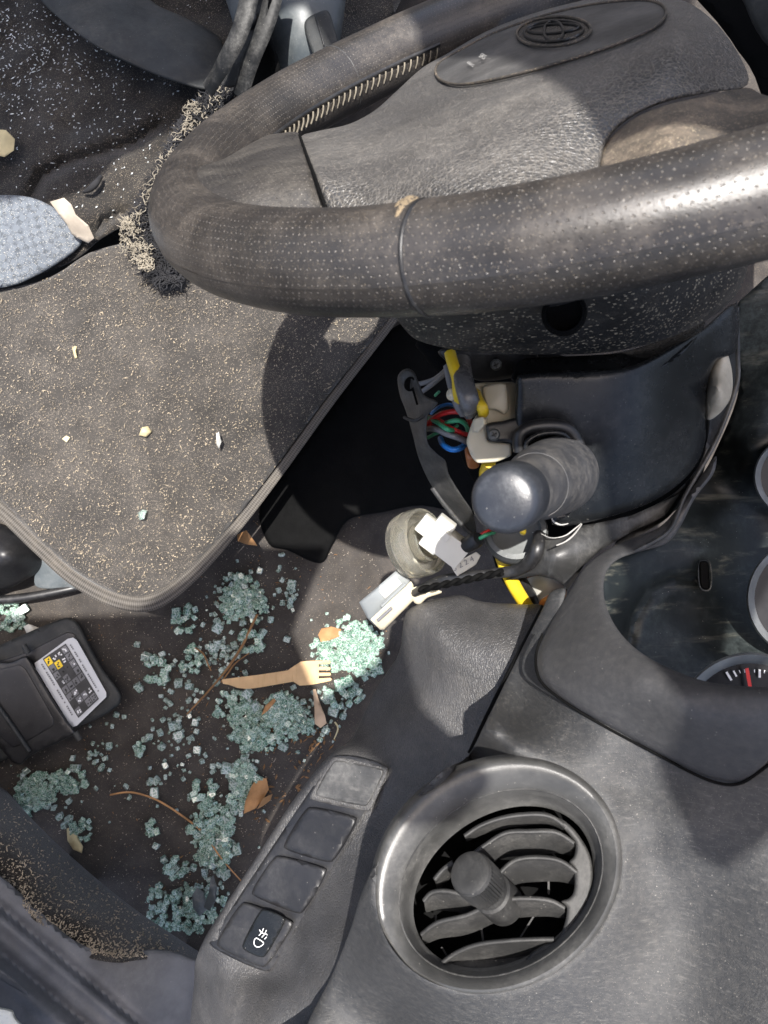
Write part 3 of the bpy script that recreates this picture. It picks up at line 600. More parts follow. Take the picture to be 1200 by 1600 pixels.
# ---- indicator stalk
stk = thing('indicator_stalk', W(868, 748, .33), 'dusty indicator stalk with black rounded cap pointing out of the column', 'stalk')
A, B = W(872, 742, .335), W(786, 782, .238); Ls = (B-A).length
lathe('stalk_sleeve', A, B, [(-.004, .0168), (.008, .0166), (.022, .0158), (Ls*.42, .0140), (Ls*.5, .0122)], M['stalk'], stk, seg=48)
lathe('stalk_barrel', A, B, [(.01, .0118), (Ls*.46, .0121), (Ls*.66, .0114), (Ls*.8, .0106), (Ls*.82, .0102)], M['stalk'], stk, seg=48)
lathe('stalk_cap', A, B, [(Ls*.80, .0100), (Ls*.81, .0110), (Ls*.84, .0113), (Ls*.93, .0113), (Ls*.97, .0109), (Ls*.99, .0100), (Ls, .0085), (Ls*1.006, .0045), (Ls*1.008, .0006)], M['stalkcap'], stk, seg=48)

# ---------------------------------------------------------------- wiring and connectors
wl = thing('wiring_loom', W(730, 690, .40), 'tangle of coloured wires, yellow cable and white switch block inside the column', 'wiring')
def wire(m, pts, r=.0011, nm='wire'): return ptube(nm, pts, r, M[m], wl, seg=8, n=8)
wire('yellow', [(703, 552, .355), (708, 570, .352), (714, 590, .350), (716, 612, .350), (718, 624, .354)], .0028, 'yellow_cable')
wire('yellow', [(742, 615, .352), (748, 628, .345), (754, 638, .343), (755, 645, .348)], .0026, 'yellow_cable')
ptube('tape_wrap', [(722, 560, .362), (724, 590, .347), (730, 615, .342), (736, 635, .344), (737, 643, .352)], [.0038, .0044, .0046, .0046, .0042], M['tape'], wl, seg=16, flat=.6, up=Vector((0, 0, 1)))
wire('wgrey', [(700, 572, .36), (706, 600, .357), (716, 632, .355), (724, 645, .36)], .0024, 'grey_strap')
wire('wred', [(664, 668, .40), (676, 655, .39), (692, 646, .38), (712, 643, .375), (730, 650, .38), (737, 672, .39)], .0014)
wire('wred', [(668, 652, .40), (684, 656, .388), (702, 668, .38), (720, 676, .38), (738, 682, .385)], .0013)
wire('wred', [(664, 660, .40), (680, 668, .392), (700, 662, .385)], .0012)
wire('wgreen', [(670, 653, .395), (684, 660, .384), (698, 670, .376), (710, 673, .38)], .0013)
wire('wgreen', [(684, 668, .395), (700, 660, .38), (716, 657, .376), (728, 664, .38), (734, 682, .39)], .0012)
wire('wgreen', [(668, 684, .40), (684, 676, .39), (700, 674, .385), (716, 664, .385)], .0009)
wire('wgrey', [(666, 670, .40), (680, 670, .385), (698, 678, .378), (716, 684, .378), (733, 692, .385)], .0015)
wire('wblue', [(688, 685, .40), (693, 695, .388), (705, 702, .382), (717, 701, .382), (728, 694, .39)], .0015)
wire('wblue', [(674, 646, .41), (686, 636, .40), (704, 632, .40), (722, 642, .405), (732, 656, .41)], .0009)
wire('wgrey', [(655, 600, .43), (680, 592, .42), (705, 570, .40)], .0014); wire('wgrey', [(655, 615, .43), (676, 600, .42), (700, 580, .40)], .0014)
wire('wgreen', [(680, 618, .42), (686, 612, .415)], .0008)
sheet('brown_plug', [(727, 700), (742, 700), (749, 722), (746, 731), (734, 732), (729, 722)], [(730, 700, .375), (745, 705, .375), (738, 730, .378), (738, 715, .372)], M['brown'], wl, r=.0015, skirt=.008, step=4)
wh = [('switch_housing', [(706, 602), (728, 600), (752, 598), (800, 596), (812, 600), (812, 668), (760, 668), (752, 650), (744, 628), (712, 626)], .358),
      ('switch_housing', [(752, 604), (782, 597), (792, 600), (796, 640), (788, 648), (774, 640), (760, 640)], .350),
      ('switch_base', [(728, 690), (736, 664), (744, 648), (758, 644), (763, 655), (760, 690), (800, 692), (800, 712), (776, 722), (746, 724), (738, 716), (734, 708)], .352),
      ('switch_clip', [(738, 655), (756, 650), (758, 664), (748, 676), (738, 674)], .346)]
for nm, oo, dd in wh:
    cx = sum(p[0] for p in oo)/len(oo); cy = sum(p[1] for p in oo)/len(oo)
    sheet(nm, oo, [(cx, cy, dd-.001), (oo[0][0], oo[0][1], dd+.001), (oo[3][0], oo[3][1], dd), (oo[-2][0], oo[-2][1], dd)], M['cream'], wl, r=.0015, skirt=.012, step=5, smooth=('c', .12))
lathe('switch_peg', W(715, 617, .357), W(700, 616, .352), [(-.002, .003), (.003, .003), (.005, .0027), (.006, .0012)], M['cream'], wl, seg=18)
ptube('yellow_cable', [(765, 722, .36), (758, 745, .38), (768, 800, .40), (778, 850, .405), (796, 900, .41), (815, 935, .42), (835, 965, .44)], [.003, .003, .0034, .0038, .0038, .0038], M['yellow'], wl, seg=12)
ptube('black_cable', [(790, 840, .42), (806, 890, .42), (830, 930, .43), (855, 965, .45)], .003, M['black'], wl, seg=10)
ptube('black_cable', [(820, 835, .43), (822, 870, .44), (835, 910, .45)], .003, M['brown'], wl, seg=10)
sheet('white_shield', [(822, 905), (850, 900), (878, 910), (884, 922), (865, 934), (842, 942), (830, 925)], [(830, 905, .43), (880, 915, .42), (845, 940, .43), (855, 915, .42)], M['whitep'], wl, r=.002, skirt=.01, step=6)
sheet('brown_boot', [(842, 942), (852, 932), (870, 924), (884, 921), (882, 940), (860, 965), (840, 970)], [(845, 945, .415), (880, 925, .41), (850, 965, .42), (865, 940, .405)], M['brown'], wl, r=.003, skirt=.01, step=6)
ptube('twisted_cable', [(648, 926, .425), (668, 917, .415), (690, 908, .405), (715, 903, .40), (745, 899, .395), (780, 895, .39), (810, 890, .385), (830, 876, .375), (840, 855, .372), (842, 836, .38)], [.0026, .003, .0032, .003, .0026, .003, .0034, .0036, .003], M['black'], wl, seg=10)
for k in range(2):
    pts = []
    for i in range(24):
        t = i/23; x = 655+130*t; y = 922-28*t+3*math.sin(t*24+k*3.14); pts.append((x, y, .408-.022*t+.002*math.cos(t*24+k*3.14)-.002))
    ptube('cable_strand', pts, .0012, M['matte'], wl, seg=6, n=2)
# round clear lamp socket with plug
ls = thing('lamp_socket', W(660, 860, .43), 'round milky plastic lamp socket hanging loose from its cable', 'lamp socket')
ax = Vector((.62, .22, .55)).normalized(); c0 = W(643, 852, .425)
lathe('socket_shell', c0-ax*.004, c0+ax, [(0, .0150), (.001, .0178), (.004, .0186), (.006, .0186), (.0065, .0178), (.008, .0178), (.0085, .0186), (.012, .0186), (.015, .018), (.0155, .0165), (.013, .0160), (.004, .0155), (.003, .001)], M['clear'], ls, seg=56)
lathe('socket_ring', c0+ax*.006, c0+ax, [(0, .0105), (.004, .0112), (.006, .0112), (.0062, .0098), (.001, .0095)], M['clear'], ls, seg=40)
wp = thing('white_connector', W(705, 860, .40), 'white wiring plug marked 3224 pushed into the round clear socket', 'connector')
dx = (W(742, 868, .39)-W(690, 828, .39)).normalized()
dyv = (W(735, 845, .39)-W(708, 885, .395)).normalized()
box('plug_body', W(702, 852, .395), dx, dyv, .0185, .0135, .012, M['whitep'], wp, bev=.0008)
box('plug_collar', W(684, 834, .396), dx, dyv, .010, .019, .008, M['whitep'], wp, bev=.0008)
box('plug_key', W(668, 822, .398), dx, dyv, .009, .010, .006, M['whitep'], wp, bev=.0008)
box('latch', W(694, 836, .388), dx, dyv, .006, .004, .003, M['whitep'], wp, bev=.0004)
sheet('plug_face', [(704, 884), (744, 862), (751, 868), (744, 882), (714, 901)], [(704, 884, .3935), (745, 864, .3925), (714, 900, .3965), (745, 882, .396)], M['whitep'], wp, r=.0006, skirt=.006, step=5, smooth=('c', .05))
text('stamped_number', '3 2 2 4', W(724, 881, .3928), W(742, 871, .39)-W(706, 890, .39), W(720, 872, .39)-W(728, 888, .392), .0042, M['wgrey'], wp)
lathe('cable_plug', W(730, 852, .390), W(752, 838, .380), [(0, .0042), (.008, .0042), (.009, .0036), (.010, .0030)], M['black'], wp, seg=20)
ptube('wire', [(748, 842, .383), (760, 836, .382), (772, 832, .39)], .0010, M['wgreen'], wp, seg=8)
ptube('wire', [(748, 838, .386), (762, 830, .386), (774, 826, .395)], .0010, M['wred'], wp, seg=8)
gp = thing('grey_connector', W(605, 940, .44), 'grey wiring plug with ribbed latch dangling below the round socket', 'connector')
sheet('plug_body', [(561, 941), (592, 915), (622, 889), (640, 906), (645, 922), (645, 938), (622, 962), (598, 986), (584, 976), (574, 966)], [(562, 940, .43), (622, 890, .425), (645, 930, .43), (598, 985, .44), (600, 935, .425)], M['greyp'], gp, r=.0012, skirt=.016, step=5, smooth='')
sheet('plug_side', [(579, 968), (642, 908), (646, 914), (646, 938), (600, 984), (594, 984)], [(580, 968, .4225), (644, 912, .4215), (646, 938, .426), (600, 984, .432)], M['cream'], gp, r=.0008, skirt=.004, step=5, smooth='')
sheet('latch', [(592, 924), (618, 901), (628, 912), (602, 936)], [(592, 924, .421), (620, 902, .42), (628, 912, .421), (602, 936, .422)], M['whitep'], gp, r=.0008, skirt=.004, step=4, smooth='')
ptube('rib', [(596, 948, .422), (634, 912, .421)], .0009, M['greyp'], gp, seg=6)
ptube('slot', [(590, 970, .4215), (612, 950, .4195)], .0009, M['wgrey'], gp, seg=6)
sheet('clip', [(640, 922), (660, 915), (682, 920), (690, 926), (668, 934), (656, 944), (646, 940)], [(640, 925, .425), (688, 924, .42), (655, 943, .425), (665, 925, .418)], M['cream'], gp, r=.0012, skirt=.006, step=4)

# ---------------------------------------------------------------- dashboard
OUT0 = (776, 1368, 205, 178); INN = (786, 1386, 152, 112); ROT = math.radians(-35)
def vel(t, n=72):     # t=0 outer ellipse, t=1 inner
    p = [a+(b-a)*t for a, b in zip(OUT0, INN)]; return ell(p[0], p[1], p[2], p[3], ROT, n)
VN = Vector((-.22, .30, .93)).normalized(); VO = W(776, 1368, .293)
def VP(px, py, h):
    r = Vector(((px-600)/F, (800-py)/F, -1)); o = VO+VN*h-Vector((0, 0, H)); d = o.dot(VN)/r.dot(VN); return W(px, py, d)
def vplane(px, py, h): return H-VP(px, py, h).z
db = thing('dashboard', W(900, 1400, .34), 'dusty dark grey dashboard moulding around the round air vent', 'dashboard')
hole = vel(.12)
dctrl = [(862, 935, .352), (800, 1055, .362), (735, 1185, .352), (850, 1040, .338), (900, 1080, .312), (800, 1120, .335), (950, 1170, .295), (1130, 1250, .275), (1300, 1150, .262), (1060, 1300, .280), (1050, 1450, .285), (1200, 1400, .262), (1200, 1650, .25), (900, 1650, .285), (600, 1650, .335), (500, 1600, .352), (540, 1500, .35), (600, 1600, .345), (1350, 1650, .24)]
for a, b in ell(776, 1368, 214, 187, ROT, 14): dctrl.append((a, b, vplane(a, b, .0006)))
for a, b in ell(776, 1368, 248, 220, ROT, 12):
    if a > 590+(b-1300)*0 and a > 700: dctrl.append((a, b, vplane(a, b, -.004)))
sheet('dash_panel', [(884, 922), (872, 920), (858, 928), (846, 954), (800, 1045), (762, 1122), (730, 1182), (690, 1205), (635, 1262), (595, 1330), (565, 1395), (548, 1450), (520, 1520), (480, 1600), (440, 1720), (1400, 1720), (1400, 1100), (1200, 1110), (1050, 1090), (930, 1020), (890, 980), (880, 950)],
      dctrl, M['dash'], db, r=.003, skirt=.02, holes=[hole], step=9)
# air vent
av = thing('air_vent', VO-VN*.04, 'round dashboard air vent with curved louvres and ribbed centre knob', 'air vent')
prof = [(-.03, -.0030), (0.0, .0002), (.02, .0020), (.06, .0040), (.12, .0052), (.20, .0056), (.32, .0046), (.50, .0024), (.62, .0004), (.70, -.0012), (.78, -.0040), (.86, -.0070), (.93, -.0090), (1.0, -.0100), (1.0, -.0125), (.96, -.016)]
V = []; Fc = []; n = 96
for t, h in prof: V += [VP(a, b, h) for a, b in vel(t, n)]
for k in range(len(prof)-1):
    for j in range(n): a = k*n+j; b = k*n+(j+1) % n; Fc.append([a, b, b+n, a+n])
obj('vent_ring', V, Fc, M['vent'], av, smooth=50)
tube('ring_line', [VP(a, b, -.0004) for a, b in vel(.66, 60)], .0004, M['dark'], av, seg=6, n=1, closed=True)
V = []; Fc = []
pr = [(.97, -.0120), (.96, -.030), (.98, -.05), (1.35, -.052)]
for t, h in pr: V += [VP(a, b, h) for a, b in vel(t, n)]
for k in range(3):
    for j in range(n): a = k*n+j; b = k*n+(j+1) % n; Fc.append([a, b, b+n, a+n])
V.append(VP(786, 1386, -.052)); Fc += [[3*n+j, 3*n+(j+1) % n, 4*n] for j in range(n)]
obj('duct', V, Fc, M['matte'], av, smooth=50)
C3 = lambda x, y: (550+x*.375, 1150+y*.375)
def louv_h(x, y):    # louvre disc surface: slightly domed
    u = ((x-786)/152)**2+((y-1386)/115)**2; return -.0075+.003*(1-min(1.2, u))
def blade(pts, drop=37, dep=.011, th=.0013, name='slat'):
    P = [np.array(C3(*p)) for p in pts]; P = cr(P, 5)
    V = []; m = len(P)
    for k, p in enumerate(P):
        h = louv_h(*p); top = VP(p[0], p[1], h); e = math.sin(math.pi*k/(m-1))**.5 if 0 < k < m-1 else .15
        bot = VP(p[0]+2, p[1]+drop*(.35+.65*e), h-dep)
        dn = Vector((0, -1, 0))*th
        V += [top, bot, bot-dn*.6, top-dn]
    Fc = []
    for k in range(m-1):
        a = k*4
        for j in range(4): Fc.append([a+j, a+(j+1) % 4, a+4+(j+1) % 4, a+4+j])
    Fc += [[0, 1, 2, 3], [(m-1)*4+j for j in (3, 2, 1, 0)]]
    o = obj(name, V, Fc, M['slat'], av, smooth=50)
    tube('slat_edge', [VP(p[0], p[1]-1, louv_h(*p)+.0004) for p in P], .00095, M['slat'], o, seg=7, n=1, sm=False); return o
blade([(470, 420), (540, 375), (640, 342), (760, 330), (830, 340), (880, 372)], 16, .008)
blade([(500, 500), (560, 455), (640, 408), (740, 402), (850, 405), (925, 450)])
blade([(560, 640), (620, 570), (685, 520), (780, 510), (870, 525), (935, 570)])
blade([(290, 830), (360, 780), (480, 750), (600, 695), (700, 680), (820, 688), (885, 720)], 30)
blade([(300, 690), (335, 655), (400, 650), (470, 668), (520, 690)], 30)
blade([(360, 960), (440, 905), (530, 872), (640, 858), (740, 852), (840, 850)], 30)
blade([(345, 600), (380, 560), (420, 530)], 22)
sheet('louvre_frame', [C3(*p) for p in [(820, 330), (880, 350), (935, 400), (985, 480), (1003, 560), (995, 660), (955, 750), (890, 840), (800, 920), (735, 955), (720, 940), (745, 905), (800, 868), (850, 845), (880, 800), (895, 720), (870, 690), (905, 675), (925, 640), (925, 560), (905, 525), (925, 500), (930, 450), (905, 412), (870, 375)]],
      [(C3(x, y)[0], C3(x, y)[1], vplane(*C3(x, y), -.0072)) for x, y in [(850, 340), (950, 450), (1000, 560), (960, 740), (860, 870), (740, 940), (900, 600)]], M['slat'], av, r=.0012, skirt=.008, step=5)
for x, y, x2, y2 in ((790, 440, 850, 510), (815, 570, 815, 660), (760, 740, 690, 850), (535, 800, 545, 875), (345, 745, 345, 800), (370, 600, 360, 650), (370, 880, 400, 930)):
    p, q = C3(x, y), C3(x2, y2); V = []
    for (a, b), h in ((p, -.017), (q, -.018), (q, -.034), (p, -.034)): V += [VP(a, b, h), VP(a+3.2, b, h)]
    obj('vane', V, [[0, 2, 4, 6], [1, 7, 5, 3], [0, 1, 3, 2], [2, 3, 5, 4], [4, 5, 7, 6], [6, 7, 1, 0]], M['slat'], av, smooth=0)
sheet('lower_louvre_plate', [C3(*p) for p in [(390, 955), (480, 905), (600, 884), (690, 882), (722, 900), (720, 945), (640, 975), (540, 990), (440, 975)]], [(C3(x, y)[0], C3(x, y)[1], vplane(*C3(x, y), h)) for x, y, h in [(400, 950, -.012), (600, 890, -.018), (720, 920, -.016), (560, 985, -.012)]], M['slat'], av, r=.001, skirt=.004, step=5)
K0, K1 = VP(790, 1412, -.012), VP(727, 1352, .0)
ka = (VP(733, 1362, .012)-VP(778, 1404, -.010)); K0 = VP(778, 1404, -.010); Lk = ka.length; K1 = K0+ka
lathe('knob_stem', K0, K1, [(-.006, .0080), (Lk*.26, .0080), (Lk*.29, .0070), (Lk*.44, .0068)], M['slat'], av, seg=40)
lathe('knob', K0, K1, [(Lk*.42, .0070), (Lk*.45, .0078), (Lk*.50, .0083), (Lk*.70, .0084), (Lk*.88, .0084), (Lk*.93, .0082), (Lk*.98, .0076), (Lk, .0066), (Lk*1.01, .004), (Lk*1.0, .0006)], M['slat'], av, seg=80, rib=(1, 4, -.0009))

ptube('panel_gap', [(850, 948, .362), (826, 995, .366), (798, 1048, .369), (762, 1120, .365), (735, 1178, .359)], .0016, M['matte'], db, seg=8)
ptube('hood_gap', [(848, 990, .334), (838, 1020, .330), (839, 1050, .322), (852, 1073, .316), (890, 1102, .306), (950, 1138, .296), (1020, 1175, .286), (1080, 1207, .279), (1120, 1223, .275), (1152, 1225, .272), (1182, 1209, .268), (1240, 1163, .262)], .0006, M['matte'], db, seg=8)
# instrument hood and cluster
ic = thing('instrument_cluster', W(1100, 950, .42), 'recessed instrument cluster with silver ringed gauges under a moulded hood', 'instrument cluster')
sheet('hood', [(1118, 712), (1098, 740), (1062, 790), (1030, 824), (985, 842), (948, 860), (915, 885), (893, 918), (862, 970), (842, 1012), (837, 1042), (848, 1066), (885, 1096), (950, 1134), (1020, 1172), (1080, 1204), (1120, 1220), (1152, 1222), (1180, 1207), (1240, 1160), (1400, 1100), (1400, 1070), (1260, 1074), (1180, 1073), (1110, 1066), (1060, 1050), (1005, 1022), (970, 990), (950, 955), (943, 922), (948, 893), (966, 874), (1000, 862), (1040, 850), (1062, 825), (1085, 780), (1115, 740)],
      [(1118, 715, .385), (1060, 800, .382), (985, 850, .370), (920, 890, .352), (860, 980, .338), (842, 1040, .326), (900, 1000, .312), (940, 940, .322), (955, 885, .345), (900, 1070, .300), (960, 1010, .292), (1000, 1060, .272), (1000, 1155, .285), (1060, 1100, .258), (1140, 1218, .272), (1150, 1120, .248), (1150, 1080, .25), (1060, 1052, .266), (1250, 1080, .238), (1300, 1120, .24), (1400, 1080, .23), (1000, 856, .366), (1050, 845, .378)],
      M['hood'], ic, r=.004, skirt=.018, step=7)
def lf(Q, D):
    c = dist(Q, np.array([(1085, 905), (1050, 908), (1015, 928), (992, 965), (982, 1010)], float), False)
    s = np.where((Q[:, 0] > 990) & (Q[:, 1] > 905), 1, 0)
    return .005*np.exp(-(c/9)**2)
sheet('recess', [(1120, 700), (1156, 600), (1156, 470), (1400, 380), (1400, 1120), (1200, 1110), (1060, 1090), (960, 1020), (925, 930), (940, 870), (1030, 835), (1075, 780)],
      [(1150, 480, .42), (1150, 600, .425), (1120, 700, .425), (1080, 780, .42), (1030, 845, .395), (950, 890, .375), (950, 950, .37), (1000, 1000, .385), (1060, 940, .40), (1100, 860, .40), (1200, 600, .41), (1300, 500, .40), (1300, 800, .42), (1300, 1050, .40), (1100, 1040, .385), (1180, 800, .425), (1170, 700, .40), (1160, 920, .415)], M['lens'], ic, r=.002, skirt=.01, step=7, fn=lf)
def gauge(cx, cy, rx, ry, d, nm='gauge_ring'):
    q = ell(cx, cy, rx, ry, 0, 64)
    sheet('gauge_face', ell(cx, cy, rx*.97, ry*.97, 0, 48), [(cx-rx, cy, d), (cx+rx, cy, d), (cx, cy-ry, d), (cx, cy+ry, d)], M['dial'], ic, r=0, skirt=.004, step=14, smooth='')
    V = []; Fc = []; n = 64
    for s, h in ((1.03, .004), (1.03, -.003), (1.0, -.005), (.90, -.001), (.885, .002)): V += [W(cx+(a-cx)*s, cy+(b-cy)*s, d+h) for a, b in q]
    for k in range(4):
        for j in range(n): a = k*n+j; b = k*n+(j+1) % n; Fc.append([a, b, b+n, a+n])
    obj(nm, V, Fc, M['ring'], ic, smooth=50)
gauge(1172, 1150, 118, 127, .345); gauge(1265, 935, 96, 92, .385); gauge(1262, 745, 82, 68, .39)
def tick(x1, y1, x2, y2, w_, m, d=.3435, nm='tick'):
    a, b = W(x1, y1, d), W(x2, y2, d); u = (b-a).normalized(); s = Vector((-u.y, u.x, 0))*w_
    obj(nm, [a-s, a+s, b+s, b-s], [[0, 1, 2, 3]], m, ic, smooth=0)
for x1, y1, x2, y2, w_ in ((1135, 1050, 1143, 1063, .0005), (1146, 1048, 1151, 1057, .0004), (1155, 1047, 1157, 1052, .0002), (1163, 1046, 1164, 1051, .0002), (1179, 1046, 1179, 1051, .0002), (1187, 1046, 1187, 1059, .0005), (1195, 1047, 1194, 1052, .0002)):
    tick(x1, y1, x2, y2, w_, M['white'])
tick(1167, 1044, 1174, 1085, .0008, M['red'], .3415, 'needle')
sheet('slot', [(1093, 882), (1098, 877), (1107, 882), (1109, 914), (1104, 921), (1095, 914)], [(1095, 880, .397), (1108, 885, .397), (1100, 920, .397), (1102, 900, .397)], M['matte'], ic, r=.0008, skirt=.004, step=4)
ptube('slot_rim', [(1091, 882, .396), (1098, 875, .396), (1109, 880, .396), (1111, 914, .396), (1104, 923, .396), (1093, 916, .396)], .0005, M['lens'], ic, seg=6, closed=True)

# ---------------------------------------------------------------- knee panel with switches
kc = np.linalg.lstsq(np.array([[1, 520, 1185], [1, 600, 1200], [1, 335, 1480], [1, 415, 1520]]), np.array([.423, .409, .434, .419]), rcond=None)[0]
def kpl(x, y): return float(kc[0]+kc[1]*x+kc[2]*y)
kp = thing('knee_panel', W(560, 1300, .45), 'grained dark lower dashboard trim panel carrying a column of switches', 'trim panel')
sheet('trim_body', [(627, 1005), (630, 975), (636, 955), (655, 944), (690, 934), (722, 930), (745, 938), (770, 942), (810, 944), (850, 946), (850, 965), (806, 1050), (765, 1130), (735, 1190), (690, 1230), (640, 1285), (600, 1350), (575, 1420), (550, 1480), (520, 1560), (500, 1720), (290, 1720), (297, 1600), (303, 1540), (306, 1500), (322, 1462), (345, 1425), (400, 1340), (455, 1255), (500, 1196), (525, 1172), (548, 1157), (562, 1130), (583, 1085), (608, 1045), (620, 1028)],
      [(632, 965, .43), (720, 935, .42), (845, 952, .392), (680, 990, .405), (780, 1000, .385), (628, 1010, .435), (690, 1080, .40), (780, 1090, .378), (565, 1130, .445), (620, 1130, .415), (700, 1190, .388), (640, 1275, .388), *[(x, y, kpl(x, y)) for x, y in ((478, 1245), (560, 1280), (425, 1330), (515, 1360), (372, 1400), (465, 1440), (322, 1480), (415, 1525), (610, 1198), (522, 1178), (590, 1260))], (560, 1400, .385), (500, 1470, .388), (306, 1520, .45), (345, 1548, .425), (430, 1550, .40), (500, 1540, .375), (300, 1640, .46), (350, 1650, .42), (420, 1650, .385), (490, 1640, .378), (660, 945, .42)],
      M['knee'], kp, r=.004, skirt=.03, step=7)
kt = tps([(530, 1180, .435), (545, 1220, .415), (600, 1290, .392), (470, 1250, .425), (500, 1350, .405), (400, 1350, .43), (420, 1460, .408), (330, 1460, .438), (560, 1400, .385), (500, 1450, .39), (340, 1540, .425), (430, 1550, .40), (620, 1130, .415)])
def kd(x, y, up): return kpl(x, y)-up-.0015
def slab(name, q, up, m, parent, rr=.0016, cr_=.09, skirt=.006):
    return sheet(name, q, [(x, y, kd(x, y, up)) for x, y in q]+[(sum(p[0] for p in q)/4+2, sum(p[1] for p in q)/4, kd(sum(p[0] for p in q)/4, sum(p[1] for p in q)/4, up))], m, parent, r=rr, skirt=skirt, step=7, smooth=('c', cr_))
slab('switch_frame', [(524, 1176), (612, 1196), (420, 1524), (322, 1478)], .0006, M['switch'], kp, .0008, .04, .004)
slab('blank_surround', [(519, 1180), (610, 1199), (578, 1270), (480, 1249)], .0016, M['knee'], kp, .001, .06)
slab('switch_blank', [(522, 1186), (603, 1202), (574, 1262), (489, 1243)], .0026, M['switch2'], kp, .001, .08)
slab('switch_blank', [(480, 1258), (563, 1277), (520, 1351), (438, 1326)], .0038, M['switch'], kp, .0022)
slab('switch_blank', [(430, 1334), (516, 1357), (472, 1432), (388, 1398)], .0038, M['switch'], kp, .0022)
slab('fog_lamp_switch', [(378, 1406), (464, 1440), (414, 1516), (333, 1478)], .0040, M['switch'], kp, .0022)
fb = slab('fog_lamp_button', [(408, 1417), (450, 1434), (413, 1500), (374, 1482)], .0058, M['gloss'], kp, .0016, .12, .004)
ux = (W(430, 1430, .4)-W(398, 1480, .4)).normalized(); uy = Vector((-ux.y, ux.x, 0))
ic0 = W(408, 1466, kd(408, 1466, .0066))
def stroke(pts, nm='fog_symbol'): tube(nm, [ic0+ux*a+uy*b for a, b in pts], .00022, M['white'], kp, seg=5, n=3)
tt = Vector((0, 0, 0))
stroke([(-.0012, .0022), (-.0012, -.0022), (-.0025, -.0026), (-.0045, -.0016), (-.0052, 0), (-.0045, .0016), (-.0025, .0026), (-.0012, .0022)])
for k in range(3): stroke([(.0006, .0018-.0018*k), (.0028, .0014-.0018*k), (.0052, .0018-.0018*k)])
stroke([(.0034, .0032), (.0026, .0012), (.0034, -.0010), (.0028, -.0034)])

# ---------------------------------------------------------------- floor clutter
def FDp(px, py):      # depth of floor under a pixel
    d = FD
    for _ in range(3): p = W(px, py, d); d = H-fz(p.x, p.y)
    return d
# fuse box cover
fc = thing('fuse_box_cover', W(80, 1080, .775), 'black fuse box lid with white diagram label lying on the carpet', 'fuse box cover')
fd = .757
def flat(name, q, d, m, parent, r=.0015, sk=.006, sm='', step=8): return sheet(name, q, [(min(p[0] for p in q), min(p[1] for p in q), d), (max(p[0] for p in q), min(p[1] for p in q), d), (min(p[0] for p in q), max(p[1] for p in q), d), (max(p[0] for p in q), max(p[1] for p in q), d)], m, parent, r=r, skirt=sk, smooth=sm, step=step)
flat('base_tray', [(-60, 1040), (0, 1008), (90, 969), (112, 967), (124, 978), (140, 1008), (160, 1045), (186, 1080), (188, 1096), (180, 1106), (150, 1124), (60, 1160), (0, 1190), (-60, 1190)], fd, M['trimg'], fc, .004, .014, 'cr')
flat('tray_well', [(-20, 1040), (45, 1018), (105, 987), (116, 990), (128, 1012), (172, 1082), (168, 1092), (120, 1118), (60, 1150)], fd-.001, M['switch'], fc, .001, .002, ('c', .08))
flat('lid', [(-90, 1000), (0, 1034), (36, 1026), (46, 1030), (60, 1055), (90, 1105), (116, 1142), (112, 1150), (50, 1180), (34, 1194), (22, 1192), (8, 1178), (-90, 1060)], fd-.012, M['black'], fc, .003, .012, 'cr')
flat('lid_well', [(-60, 1050), (0, 1046), (30, 1038), (40, 1044), (84, 1122), (84, 1134), (50, 1154), (20, 1170), (-10, 1140)], fd-.0128, M['switch'], fc, .001, .002, ('c', .1))
ptube('lid_ridge', [(-40, 1060, fd-.015), (0, 1108, fd-.015), (46, 1174, fd-.015)], .0022, M['trimg'], fc, seg=10)
for x, y in ((42, 1016), (122, 1152)): lathe('hinge_pin', W(x-5, y-8, fd-.009), W(x+5, y+8, fd-.009), [(0, .0028), (.009, .0028)], M['trimg'], fc, seg=14)
lb = flat('label', [(54, 1036), (60, 1032), (106, 998), (114, 996), (120, 1000), (166, 1082), (166, 1089), (120, 1134), (114, 1136), (108, 1130), (56, 1045)], fd-.0045, M['label'], fc, .0003, .0006)
def LQ(u, v): # label space: u across (0..1), v along (0..1)
    a = np.array([57, 1036.]); b = np.array([114, 998.]); c = np.array([167, 1086.]); e = np.array([116, 1134.])
    return tuple((a*(1-u)+b*u)*(1-v)+(e*(1-u)+c*u)*v)
def cell(u0, u1, v0, v1, d, m, nm='label_print'):
    P = [W(*LQ(u, v), d) for u, v in ((u0, v0), (u1, v0), (u1, v1), (u0, v1))]
    o = obj(nm, P, [[0, 3, 2, 1]], m, fc, smooth=0); return o
dl = fd-.0052
cell(.17, .80, .0, .96, dl, M['labelk'], 'label_field')
rnd = random.Random(3)
for i in range(4):
    for j in range(8):
        u0 = .19+.152*i; v0 = .02+.117*j
        if (i, j) in ((0, 0), (1, 1)): cell(u0, u0+.145, v0, v0+.11, dl-.0003, M['labely'], 'label_cell'); mk = M['labelk']
        else: cell(u0, u0+.135, v0, v0+.10, dl-.0003, M['labelg'] if rnd.random() < .7 else M['labelk'], 'label_cell'); mk = M['labelk']
        V = []; Fq = []
        for k in range(4):
            uu = u0+.02+rnd.random()*.08; vv = v0+.015+rnd.random()*.06; s = len(V)
            V += [W(*LQ(a, b), dl-.0005) for a, b in ((uu, vv), (uu+.035, vv), (uu+.035, vv+.02), (uu, vv+.02))]; Fq.append([s, s+3, s+2, s+1])
        obj('cell_mark', V, Fq, mk if (i, j) in ((0, 0), (1, 1)) else M['white'] if rnd.random() < .35 else M['labelk'], fc, smooth=0)
